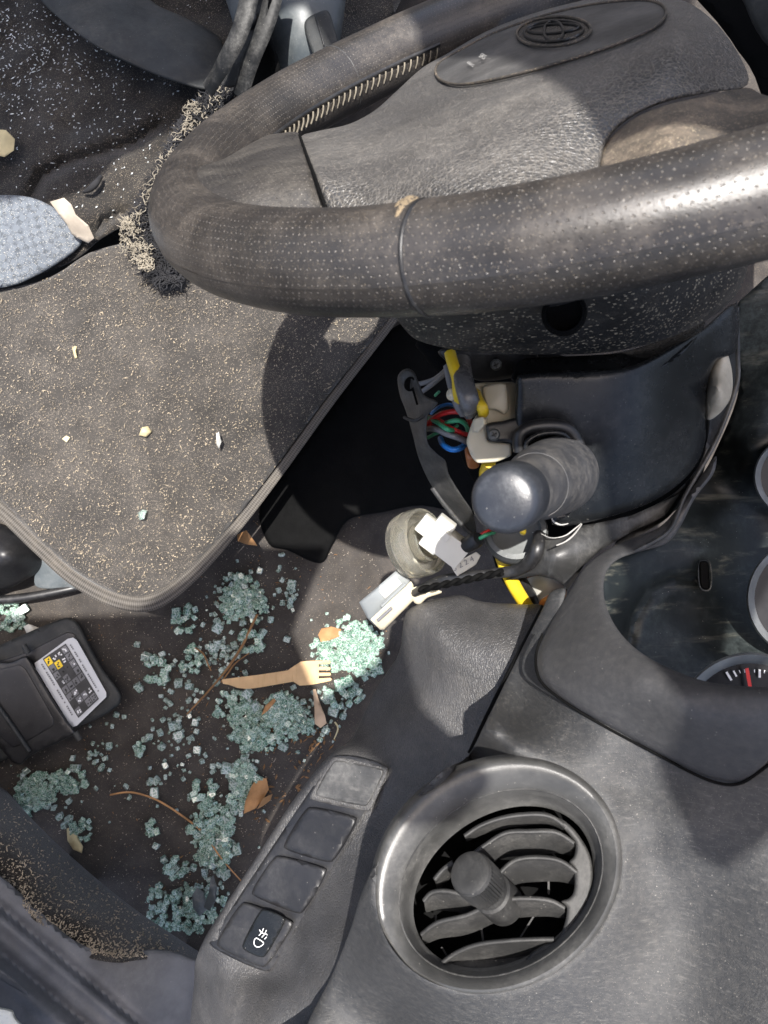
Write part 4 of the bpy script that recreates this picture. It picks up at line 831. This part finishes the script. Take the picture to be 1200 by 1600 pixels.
for row, u0 in ((0, .86), (1, .07)):
    V = []; Fq = []
    for k in range(26):
        v0 = .05+k*.032
        if rnd.random() < .2: continue
        s = len(V); V += [W(*LQ(a, b), dl-.0001) for a, b in ((u0, v0), (u0+.035, v0), (u0+.035, v0+.022), (u0, v0+.022))]; Fq.append([s, s+3, s+2, s+1])
    obj('fine_print', V, Fq, M['labelg'], fc, smooth=0)
# black padded object at left
pd = thing('rubber_cover', W(20, 890, .76), 'black rounded rubber cover poking out beside the mat corner', 'cover')
sheet('pad', [(-120, 800), (-20, 812), (20, 828), (55, 845), (68, 868), (66, 888), (40, 906), (0, 922), (-120, 940)], [(-100, 870, .70), (0, 820, .73), (66, 870, .745), (0, 920, .745), (10, 870, .70)], M['switch'], pd, r=.008, skirt=.03)
ptube('bar', [(-60, 940, .757), (15, 936, .758), (60, 930, .758), (110, 920, .76), (130, 915, .765)], [.004, .0045, .004, .003], M['black'], pd, seg=10)
sheet('weave_strip', [(60, 880), (75, 878), (130, 905), (125, 918), (90, 920), (55, 915)], [(60, 885, .75), (130, 910, .755), (90, 918, .757), (80, 885, .75)], M['seatg'], pd, r=.001, skirt=.006)
# wooden fork
fk = [(380, 635), (430, 628), (560, 612), (690, 592), (720, 570), (750, 551), (800, 547), (885, 547), (889, 553), (886, 562), (835, 564), (834, 575), (886, 577), (890, 584), (886, 592), (835, 592), (834, 603), (888, 603), (892, 610), (888, 617), (835, 619), (834, 630), (890, 627), (895, 633), (890, 641), (800, 660), (745, 664), (715, 645), (640, 658), (560, 672), (500, 680), (450, 674), (415, 660), (385, 655)]
sheet('wooden_fork', [(220+x/3, 850+y/3) for x, y in fk], [(350, 1060, .762), (515, 1035, .757), (515, 1060, .757), (430, 1055, .755)], M['wood'], r=.0006, skirt=.0018, step=5, smooth='', label='disposable wooden fork lying on broken green glass', cat='fork')
sheet('footwell_shade_sheet', [(405, 800), (432, 752), (520, 632), (610, 515), (720, 500), (780, 700), (760, 800), (660, 790), (600, 800), (545, 812), (520, 850), (500, 880), (450, 860), (420, 850)], [(405, 800, .772), (610, 515, .74), (760, 560, .72), (780, 780, .76), (500, 870, .774)], M['matte'], r=.004, skirt=.02, label='matte black sheet added as deep shade between the mat edge and the steering column', cat='shade sheet')  # black sheet added to paint in the deep shade under the column
# leaves
def leaf(pts, m, label, name='dry_leaf', d=None, cat='leaf', curl=.003):
    cx = sum(p[0] for p in pts)/len(pts); cy = sum(p[1] for p in pts)/len(pts); dd = d or FDp(cx, cy)-.012
    c = [(x, y, dd+random.uniform(0, curl)) for x, y in pts[::2]]+[(cx, cy, dd-curl)]
    sheet(name, [(x+random.uniform(-1, 1), y+random.uniform(-1, 1)) for x, y in pts], c, m, r=.0001, skirt=.0003, step=3, smooth='' if max(p[0] for p in pts)-min(p[0] for p in pts) < 50 else 'cr', label=label, cat=cat)
leaf([(497, 992), (503, 982), (518, 979), (534, 984), (530, 994), (516, 1001), (501, 1002)], M['leaf'], 'small oval orange leaf on top of the sunlit glass heap')
leaf([(380, 1272), (384, 1252), (392, 1230), (400, 1218), (416, 1216), (420, 1234), (412, 1250), (398, 1264)], M['leaf'], 'large curled orange leaf beside the switch panel on the glass trail')
leaf([(402, 1264), (410, 1248), (426, 1240), (422, 1250), (412, 1258)], M['leaf'], 'narrow orange leaf tip tucked beside the large curled leaf')
leaf([(489, 1078), (493, 1076), (499, 1096), (508, 1117), (510, 1130), (501, 1137), (491, 1131), (491, 1108)], M['splinter'], 'pale teardrop wooden splinter below the fork tines', 'wood_splinter', None, 'splinter')
leaf([(370, 836), (385, 828), (400, 848), (403, 854), (385, 850), (372, 846)], M['leaf'], 'orange leaf tip peeking out under the right edge of the mat', d=.74)
leaf([(104, 1294), (110, 1292), (120, 1304), (130, 1322), (127, 1334), (115, 1328), (106, 1314)], M['leafp'], 'tan speckled leaf lying against the sill carpet')
leaf([(409, 1118), (414, 1102), (426, 1092), (436, 1088), (428, 1100), (418, 1110)], M['leaf'], 'curled amber leaf on the glass under the fork handle')
leaf([(-20, 200), (10, 204), (24, 218), (22, 236), (8, 246), (-20, 240)], M['leafp'], 'pale yellow leaf on shaded carpet at the left edge', d=.68)
leaf([(218, 680), (222, 668), (232, 665), (236, 675), (228, 684)], M['leafp'], 'small crumpled yellow petal in the middle of the floor mat', 'petal', .650, 'petal')
leaf([(337, 678), (343, 674), (346, 690), (342, 702), (338, 692)], M['whitep'], 'white feathery flake on the right part of the floor mat', 'flake', .652, 'flake')
leaf([(215, 802), (222, 796), (230, 798), (226, 810), (217, 812)], M['glassc'], 'single pale blue glass chip on the floor mat', 'glass_chip', .657, 'glass chip')
leaf([(113, 543), (118, 540), (121, 542), (121, 558), (116, 560)], M['leafp'], 'short cream straw stub on the upper left of the mat', 'straw', .655, 'straw')
leaf([(96, 686), (104, 681), (110, 684), (104, 690)], M['leafp'], 'tiny brown seed husk on the left of the mat', 'seed_husk', .657, 'seed')
leaf([(36, 980), (44, 974), (60, 980), (58, 988), (42, 992)], M['whitep'], 'white crumb beside the top edge of the fuse box lid', 'white_crumb', None, 'crumb')
leaf([(328, 1372), (334, 1368), (340, 1385), (336, 1410), (326, 1422), (318, 1418), (326, 1395)], M['seatg'], 'torn grey plastic scrap standing in glass by the switch panel', 'plastic_scrap', .745, 'scrap')
leaf([(300, 1398), (308, 1386), (318, 1394), (326, 1420), (312, 1432), (302, 1418)], M['seatg'], 'wider torn grey scrap left of the standing plastic scrap', 'plastic_scrap', .75, 'scrap')
for pts, r_, lab, m in (([(402, 960), (390, 985), (378, 1010), (355, 1045), (330, 1075), (292, 1116)], .0013, 'long dry brown twig running down-left past the fork handle', 'twig'),
                     ([(305, 1012), (318, 1022), (326, 1040), (330, 1048)], .0008, 'short bent orange twig above the fork handle', 'twig'),
                     ([(345, 1066), (356, 1052), (368, 1036), (390, 1020)], .0008, 'thin twig crossing the end of the fork handle', 'twig'),
                     ([(172, 1242), (205, 1238), (245, 1250), (285, 1275), (318, 1302), (345, 1340), (378, 1378)], .0009, 'long arched orange pine needle across the lower carpet', 'leaf'),
                     ([(523, 1128), (528, 1138), (522, 1155)], .0008, 'small curled stem right of the wooden splinter', 'leafp')):
    ptube('twig', [(x, y, FDp(x, y)-.010) for x, y in pts], [r_, r_*1.1, r_*.6], M[m], seg=7, label=lab, cat='twig')
# frayed carpet tufts
def strands(name, seeds, m, nn, L, r, label, seed, curl=1.0):
    rd = random.Random(seed); V = []; Fc = []
    for _ in range(nn):
        cx, cy, rx, ry, d = rd.choice(seeds)
        p = W(cx+rd.uniform(-rx, rx), cy+rd.uniform(-ry, ry), d+rd.uniform(-.006, .006)); a = rd.uniform(0, 6.28); q = [p.copy()]
        el_ = rd.uniform(-.2, .6); l = L*rd.uniform(.5, 1.3)
        for k in range(4):
            a += rd.uniform(-1, 1)*curl; el_ += rd.uniform(-.4, .4); p = p+Vector((math.cos(a), math.sin(a), el_)).normalized()*l/4; q.append(p.copy())
        v, f, _u = tubem(q, [r, r, r*.5], 4, 2); s = len(V); V += v; Fc += [[i+s for i in t] for t in f]
    return obj(name, V, Fc, m, smooth=60, label=label, cat='frayed carpet', kind='stuff')
fs = [(225, 362, 22, 18, .655), (245, 400, 22, 26, .652), (262, 425, 18, 14, .654)]; fs2 = [(335, 175, 26, 26, .65), (312, 195, 14, 20, .652), (350, 150, 14, 12, .65)]
strands('carpet_tuft', fs, M['fluff'], 2600, .010, .00045, 'black frayed carpet tuft at the lower left of the wheel rim', 1)
fs3 = [(293-7.5*k, 196+14.5*k, 9, 10, .65) for k in range(11)]
strands('frayed_strip', fs3, M['fluff'], 2200, .007, .0005, 'frayed black carpet edge running between the two tufts beside the rim', 8)
strands('frayed_strip', [(x-5, y, 5, 9, d-.004) for x, y, rx, ry, d in fs3], M['thread'], 240, .007, .0003, 'pale threads along the frayed carpet edge beside the rim', 9, 1.0)
strands('carpet_tuft', fs2, M['fluff'], 1300, .009, .0005, 'black frayed carpet tuft below the seat bracket behind the wheel', 2)
strands('loose_threads', [(205, 370, 16, 22, .648), (222, 395, 16, 14, .646), (200, 350, 10, 10, .648), (228, 412, 10, 10, .646)], M['thread'], 650, .0045, .00032, 'matted beige threads beside the lower black carpet tuft', 3, 1.3)
strands('loose_threads', [(300, 170, 12, 12, .645), (305, 195, 16, 12, .645), (350, 135, 12, 8, .645), (335, 170, 22, 20, .642)], M['thread'], 240, .0042, .0003, 'beige threads round the upper tuft below the seat bracket', 4, 1.3)
for sx_, lab in ((0, 'long pale pulled thread joining the two frayed tufts'), (9, 'second pulled thread running closest beside the wheel rim')):
    rd = random.Random(5+sx_); ptube('pulled_thread', [(300+sx_-3*k*1.7+rd.uniform(-3, 3)*1.2-(k-6)**2*.1, 205+13*k, .648+rd.uniform(-.003, .003)) for k in range(13)], .0007, M['thread'], seg=5, n=3, label=lab, cat='thread')
ptube('twisted_scrap', [(130, 300, .675), (140, 296, .668), (152, 284, .668), (158, 276, .674)], [.001, .003, .0015], M['fluff'], seg=8, label='dark twisted carpet scrap on the lit carpet left of the wheel', cat='scrap')

# ---- straw chaff
def chaff(name, poly, nn, dfn, m, label, size, seed, edge=None):
    rd = random.Random(seed); P = np.array(poly, float); x0, y0 = P.min(0); x1, y1 = P.max(0); V = []; Fc = []; c = 0
    R = np.random.default_rng(seed); q = np.stack([R.uniform(x0, x1, nn*4), R.uniform(y0, y1, nn*4)], 1); q = q[inpoly(q, P)][:nn]
    if edge is not None:
        dd = dist(q, np.array(edge[0], float), False); q = q[(R.uniform(0, 1, len(q)) < np.exp(-dd/edge[1]))]
    ds = dfn(q)
    for (x, y), d in zip(q, ds):
        p = W(x, y, d-.0012-rd.random()*.001); a = rd.uniform(0, 6.28) if rd.random() < .5 else rd.gauss(.6, .5); l = size*rd.uniform(.4, 1.5)*(1 if rd.random() < .95 else 2.2); w_ = size*rd.uniform(.12, .3)
        u = Vector((math.cos(a), math.sin(a), rd.uniform(-.3, .3)))*l/2; s = Vector((-math.sin(a), math.cos(a), rd.uniform(-.3, .3)))*w_; k = len(V)
        V += [p-u, p+s, p+u, p-s, p+Vector((0, 0, w_))]; Fc += [[k, k+3, k+4], [k+3, k+2, k+4], [k+2, k+1, k+4], [k+1, k, k+4]]
    return obj(name, V, Fc, m, smooth=0, label=label, cat='chaff', kind='stuff')
mpoly = [(-20, 500), (0, 460), (60, 440), (140, 395), (220, 372), (300, 335), (560, 400), (600, 508), (515, 615), (432, 728), (365, 812), (290, 890), (240, 925), (185, 925), (120, 890), (60, 838), (0, 775), (-20, 770)]
mobj = bpy.data.objects['mat_pile']; mtree = None
from mathutils.bvhtree import BVHTree
def bvh_of(o):
    b = wloc(o); return BVHTree.FromPolygons([v.co+b for v in o.data.vertices], [list(p.vertices) for p in o.data.polygons])
def on(o):
    T = bvh_of(o)
    def f(q):
        out = []
        for x, y in q:
            r = (W(x, y, 1)-Vector((0, 0, H))).normalized(); h = T.ray_cast(Vector((0, 0, H)), r); out.append(H-h[0].z if h[0] else .8)
        return np.array(out)
    return f
chaff('straw_chaff', mpoly, 4200, on(mobj), M['chaff'], 'fine straw chaff scattered over the floor mat', .0017, 11)
chaff('straw_chaff', mpoly, 2600, on(mobj), M['chaff'], 'denser straw chaff gathered near the mat corner', .0022, 12, edge=([(20, 780), (120, 870), (220, 900), (330, 830)], 55))
chaff('straw_chaff', [(-20, 0), (330, 0), (400, 200), (300, 330), (150, 360), (-20, 300)], 3600, on(bpy.data.objects['carpet']), M['glint'], 'pale glass crumbs sprinkled over the shaded upper left carpet', .0021, 13, edge=([(20, 70), (90, 80)], 85))
scb = bpy.data.objects['sill_carpet']
chaff('straw_chaff', [(-20, 1230), (0, 1240), (130, 1365), (300, 1490), (240, 1494), (180, 1498), (120, 1484), (60, 1440), (0, 1380), (-20, 1370)], 6000, on(scb), M['chaff'], 'straw chaff caught along the edge of the sill carpet', .0024, 14, edge=([(-10, 1365), (60, 1435), (120, 1478), (180, 1490), (240, 1488)], 9))
chaff('straw_chaff', [(-20, 1230), (0, 1240), (130, 1365), (300, 1490), (240, 1494), (180, 1498), (120, 1484), (60, 1440), (0, 1380), (-20, 1370)], 900, on(scb), M['chaff'], 'loose chaff over the middle of the sill carpet', .0022, 15)
flo = bpy.data.objects['floor']
fpoly = [(0, 960), (250, 955), (440, 745), (560, 800), (620, 960), (580, 1060), (480, 1220), (310, 1470), (200, 1400), (0, 1220)]
chaff('leaf_crumbs', fpoly, 300, on(flo), M['twig'], 'brown leaf crumbs scattered on the black footwell carpet', .0022, 16)
chaff('sand_crumbs', fpoly, 2200, on(flo), M['foam'], 'pale grit scattered on the black footwell carpet', .0014, 17)
chaff('leaf_crumbs', [(420, 1130), (540, 1140), (500, 1190), (420, 1300), (380, 1260)], 90, on(flo), M['twig'], 'heap of brown leaf crumbs beside the switch panel', .005, 18)
# dust crumbs on top of wheel shell

# ---- broken glass
gr = random.Random(21)
def shard_mesh(nn, spread, size, flatk=.5):
    V = []; Fc = []
    for k in range(nn):
        if nn == 1: c = Vector((0, 0, 0))
        else:
            a = gr.uniform(0, 6.28); rr = spread*math.sqrt(gr.random()); c = Vector((math.cos(a)*rr, math.sin(a)*rr, gr.uniform(-.15, .25)*size*(1-rr/spread*.6)))
        s = size*gr.uniform(.7, 1.25); sh = [gr.uniform(.7, 1.15)*s/2 for _ in range(3)]
        rot = Matrix.Rotation(gr.uniform(0, 6.28), 3, 'Z')@Matrix.Rotation(gr.gauss(0, .35), 3, 'X')@Matrix.Rotation(gr.gauss(0, .35), 3, 'Y')
        b = len(V); base = []
        for x in (-1, 1):
            for y in (-1, 1):
                for z in (-1, 1): base.append(rot@Vector((x*sh[0]*gr.uniform(.75, 1.1), y*sh[1]*gr.uniform(.75, 1.1), z*sh[2]*.75*gr.uniform(.8, 1.1)))+c)
        V += base; Fc += [[b+i for i in t] for t in ((0, 1, 3, 2), (4, 6, 7, 5), (0, 4, 5, 1), (2, 3, 7, 6), (0, 2, 6, 4), (1, 5, 7, 3))]
    # chamfer
    me = bpy.data.meshes.new('glass_fragment'); me.from_pydata(V, [], Fc); bm = bmesh.new(); bm.from_mesh(me)
    bmesh.ops.bevel(bm, geom=bm.edges[:], offset=size*.09, segments=1, affect='EDGES'); bmesh.ops.recalc_face_normals(bm, faces=bm.faces); bm.to_mesh(me); bm.free(); return me
singles = [shard_mesh(1, 0, .0054) for _ in range(10)]
clumps = {n: [shard_mesh(m_, s, .0056) for _ in range(3)] for n, m_, s in ((4, 7, .0065), (9, 20, .0115), (18, 40, .017), (34, 85, .023))}
for g in singles: g.materials.append(M['glassc'])
for gs in clumps.values():
    for g in gs: g.materials.append(M['glass'])
GC = 0
LM = [(545, 1008, 'sunlit glass heap'), (430, 1055, 'wooden fork handle'), (400, 1245, 'large orange leaf'), (220, 935, 'mat corner'), (100, 1080, 'fuse box lid'), (255, 1418, 'largest glass clump'), (115, 1312, 'tan speckled leaf'), (498, 1105, 'wooden splinter'), (320, 1400, 'torn grey scraps'), (378, 935, 'shaded upper glass heap'), (560, 940, 'grey plug'), (250, 1250, 'arched pine needle'), (310, 1090, 'long twig end'), (450, 1240, 'topmost switch blank'), (30, 1230, 'sill carpet top'), (355, 840, 'mat right edge')]
CD = ['to the right of', 'above right of', 'above', 'above left of', 'to the left of', 'below left of', 'below', 'below right of']
def where(px, py):
    x, y, nm = min(LM, key=lambda q: (q[0]-px)**2+(q[1]-py)**2); r = math.hypot(px-x, py-y)
    dd = CD[int(round(math.degrees(math.atan2(y-py, px-x))/45)) % 8]
    return ('just ' if r < 28 else '' if r < 55 else 'farther ')+dd+' the '+nm
def put_glass(me, px, py, sc_, label, grp, lift=0, name='glass_fragment'):
    d = FDp(px, py)-.003-lift; o = bpy.data.objects.new(name, me); COL.objects.link(o); o.location = W(px, py, d)
    o.rotation_euler = (gr.gauss(0, .2), gr.gauss(0, .2), gr.uniform(0, 6.28)); o.scale = (sc_,)*3
    tag(o, label, 'broken glass', grp); return o
big = [(255, 1418, 34, 1.0, 'largest crazed glass clump at the lower end of the trail'), (296, 1438, 18, .9, 'crazed glass clump beside the largest one at the trail end'), (288, 1405, 18, .85, 'clump of glass left of the torn grey scraps'), (332, 1418, 18, .9, 'glass clump against the switch panel below the grey scraps'), (318, 1325, 18, .95, 'rounded glass clump halfway along the lower trail'), (112, 1216, 9, 1.25, 'crazed glass clump alone below the fuse box lid'), (247, 1048, 9, 1.2, 'round glass clump alone right of the fuse box lid'), (292, 968, 9, 1.2, 'glass clump below the bottom corner of the mat'), (300, 1030, 9, 1.1, 'glass clump left of the long twig top'), (318, 1236, 9, 1.1, 'glass clump alone in the middle of the carpet left of the trail'), (275, 1357, 9, 1.0, 'glass clump above the largest clump'), (130, 1297, 9, 1.0, 'oblong glass clump touching the tan leaf'), (240, 1294, 4, 1.1, 'small oblong glass clump in the lower open carpet'), (394, 1002, 9, 1.1, 'glass clump just right of the long twig'), (538, 1088, 9, 1.4, 'glass clump between the fork tines and the trim'), (570, 1040, 9, 1.3, 'glass clump at the lower right of the sunlit heap'), (15, 965, 18, .9, 'green glass clump left of the mat corner near the edge'), (216, 1168, 4, 1.1, 'pair of glass bits in the carpet beneath the lid corner'), (360, 1105, 18, 1.0, 'glass clump at the left end of the middle heap')]
for x, y, n_, s_, lab in big: put_glass(gr.choice(clumps[n_]), x, y, s_, lab, None, .003, 'glass_clump')
heaps = [('glass clumps piled in the sunlit heap', 'green glass clump in the sunlit heap beside the fork tines', 545, 1008, 46, 40, 0, 14), ('glass clumps in the middle heap', 'green glass clump in the heap below the fork', 425, 1130, 70, 34, -.1, 20), ('glass clumps in the shaded upper heap', 'dark green glass clump in the shaded heap right of the mat corner', 378, 932, 40, 30, 0, 10),
         ('glass clumps along the trail', 'glass clump in the trail beside the large orange leaf', 378, 1225, 16, 50, -.25, 9), ('glass clumps along the trail below the leaf', 'glass clump in the trail between leaf and switch panel', 335, 1310, 26, 45, -.3, 9), ('glass clumps along the sill carpet', 'glass clump in the row along the sill carpet', 60, 1240, 18, 44, .9, 11)]
for grp, lab, cx, cy, rx, ry, rot, nn in heaps:
    for k in range(nn):
        a = gr.uniform(0, 6.28); rr = math.sqrt(gr.random())*.85; x, y = rx*rr*math.cos(a), ry*rr*math.sin(a); c, s = math.cos(rot), math.sin(rot)
        nq = gr.choice((9, 9, 18) if rx > 20 else (4, 9)); put_glass(gr.choice(clumps[nq]), cx+x*c-y*s, cy+x*s+y*c, gr.uniform(.8, 1.1), {4: 'small', 9: 'medium', 18: 'broad'}[nq]+' green glass clump '+where(cx+x*c-y*s, cy+x*s+y*c), grp, gr.uniform(.001, .005), 'glass_clump')
fields = [(545, 1008, 60, 52, 0, 60), (440, 1120, 95, 52, -.1, 150), (378, 935, 62, 48, 0, 90), (378, 1220, 30, 75, .25, 120), (335, 1330, 42, 75, .35, 130), (60, 1240, 24, 60, -.8, 60), (350, 1020, 90, 60, -.5, 90), (300, 1420, 60, 35, 0, 40), (450, 920, 40, 60, 0, 30), (280, 1150, 120, 180, 0, 130), (15, 960, 40, 30, 0, 20), (150, 1180, 90, 110, 0, 40), (510, 1090, 60, 40, 0, 40)]
pts = []
for cx, cy, rx, ry, rot, nn in fields:
    for k in range(nn):
        a = gr.uniform(0, 6.28); rr = abs(gr.gauss(0, .55)); x, y = rx*rr*math.cos(a), ry*rr*math.sin(a); c, s = math.cos(rot), math.sin(rot); px, py = cx+x*c-y*s, cy+x*s+y*c
        if inpoly(np.array([[px, py]]), [(-10, 930), (250, 950), (440, 740), (500, 800), (640, 950), (610, 1050), (545, 1160), (500, 1200), (310, 1480), (200, 1400), (-10, 1215)])[0] and not inpoly(np.array([[px, py]]), [(0, 1005), (110, 962), (195, 1090), (120, 1150), (30, 1200), (0, 1190)])[0]:
            pts.append((gr.choice((1.5, 1.1, .9, .75, .6, .5))*gr.uniform(.85, 1.15), px, py))
pts.sort(reverse=True)
for k, (s_, x, y) in enumerate(pts[:200]):
    put_glass(gr.choice(singles), x, y, s_, ('big' if s_ > 1.2 else 'medium' if s_ > 1.02 else 'small')+' loose glass cube '+where(x, y), 'loose cubes of shattered glass on the carpet', gr.uniform(0, .002))
V = []; Fc = []
for s_, x, y in pts[200:]:
    me = gr.choice(singles); d = FDp(x, y)-.002; o = W(x, y, d); rot = Matrix.Rotation(gr.uniform(0, 6.28), 3, 'Z')@Matrix.Rotation(gr.gauss(0, .3), 3, 'X'); b = len(V)
    V += [o+rot@(v.co*s_) for v in me.vertices]; Fc += [[b+i for i in p.vertices] for p in me.polygons]
obj('glass_crumbs', V, Fc, M['glassc'], smooth=0, label='smaller crumbs of shattered glass spread between the cubes', cat='broken glass', kind='stuff')

dup = {}
for o in list(COL.objects):
    if o.get('category') == 'broken glass' and not o.get('kind'): dup.setdefault(o['label'], []).append(o)
for lab, os_ in dup.items():
    if len(os_) > 1:
        os_.sort(key=lambda o: o.location.x)
        for k, o in enumerate(os_): o['label'] = lab+', '+('leftmost' if k == 0 else 'rightmost' if k == len(os_)-1 else ('second', 'third', 'fourth', 'fifth', 'sixth', 'seventh', 'eighth', 'ninth', 'tenth', 'eleventh', 'twelfth')[min(k-1, 10) if k < len(os_)/2 else min(len(os_)-2-k, 10)]+(' from left' if k < len(os_)/2 else ' from right'))
for o in list(COL.objects):
    if o.get('category') == 'broken glass' and len(o['label'].split()) > 16: o['label'] = o['label'].replace('loose glass cube', 'glass cube').replace(' the ', ' ', 1)
# ---------------------------------------------------------------- unseen plates added above the camera, outlines shaped to cast the shade
def plate_up(name, poly, z, th, m, parent=None, **kw):
    V = [Vector((x, y, z)) for x, y in poly]+[Vector((x, y, z+th)) for x, y in poly]; n = len(poly)
    Fc = [list(range(n)), [n+i for i in range(n)][::-1]]+[[i, n+i, n+(i+1) % n, (i+1) % n] for i in range(n)]
    return obj(name, V, Fc, m, parent, smooth=0, **kw)
ZR = 1.32
M['roof'] = mat('shade_plate_grey', (.45, .44, .42), .8, .2)  # pale grey of the added plates, bounces some light back down
rf = thing('roof_shade_plates', Vector((.1, .4, ZR)), 'unseen grey roof plates added overhead, shaped to cast the shade below', 'shade plate')
def RS(px, py, d):      # roof point whose shade falls on W(px,py,d)
    p = W(px, py, d); k = (ZR-p.z)/SUN.z; return (p.x+SUN.x*k, p.y+SUN.y*k)
def RSP(px, py, h=None): return RS(px, py, wd(px, py, float(hb(np.array([[px, py]]))[0]) if h is None else .004))
plate_up('roof_shade_plate', [RS(40, 340, .69), RS(150, 290, .69), RS(200, 235, .69), RS(280, 185, .69), RS(360, 120, .68), RS(480, 20, .62), RS(655, 30, .44), RSP(780, 90), RSP(870, 130), RSP(935, 205), RSP(1120, 190, 0), RS(1192, 300, .187), (.27, .2), (.33, .45), (.33, .95), (-.75, .95), (-.75, .6)], ZR, .03, M['roof'], rf)  # added plate, edge set by where its shade ends on wheel and carpet
plate_up('pillar_shade_plate', [RS(1192, 302, .187), RS(1010, 900, .36), RS(1008, 1020, .285), RS(1050, 1160, .275), RS(1078, 1310, .28), RS(1140, 1340, .27), RS(1300, 1190, .26), (.27, .2)], ZR+.001, .03, M['roof'], rf)  # added plate that shades the right side of the dash
plate_up('lower_shade_plate', [RS(510, 855, .78), RS(455, 985, .78), RS(500, 1090, .77), RS(590, 1060, .43), RS(628, 985, .42), RS(655, 1100, .41), RS(735, 1175, .36), RS(690, 1215, .38), RS(620, 1200, .41), RS(575, 1160, .425), RS(540, 1150, .435), RS(440, 1260, .44), RS(300, 1480, .46), RS(280, 1720, .48), (-.16, -.42), (-.5, -.42), RS(-200, 1650, .6), RS(-200, 965, .77), RS(100, 962, .77), RS(220, 950, .69), RS(300, 905, .70), RS(370, 840, .72)], ZR+.002, .03, M['roof'], rf)  # added plate, cut to shade the glass, sill and part of the trim
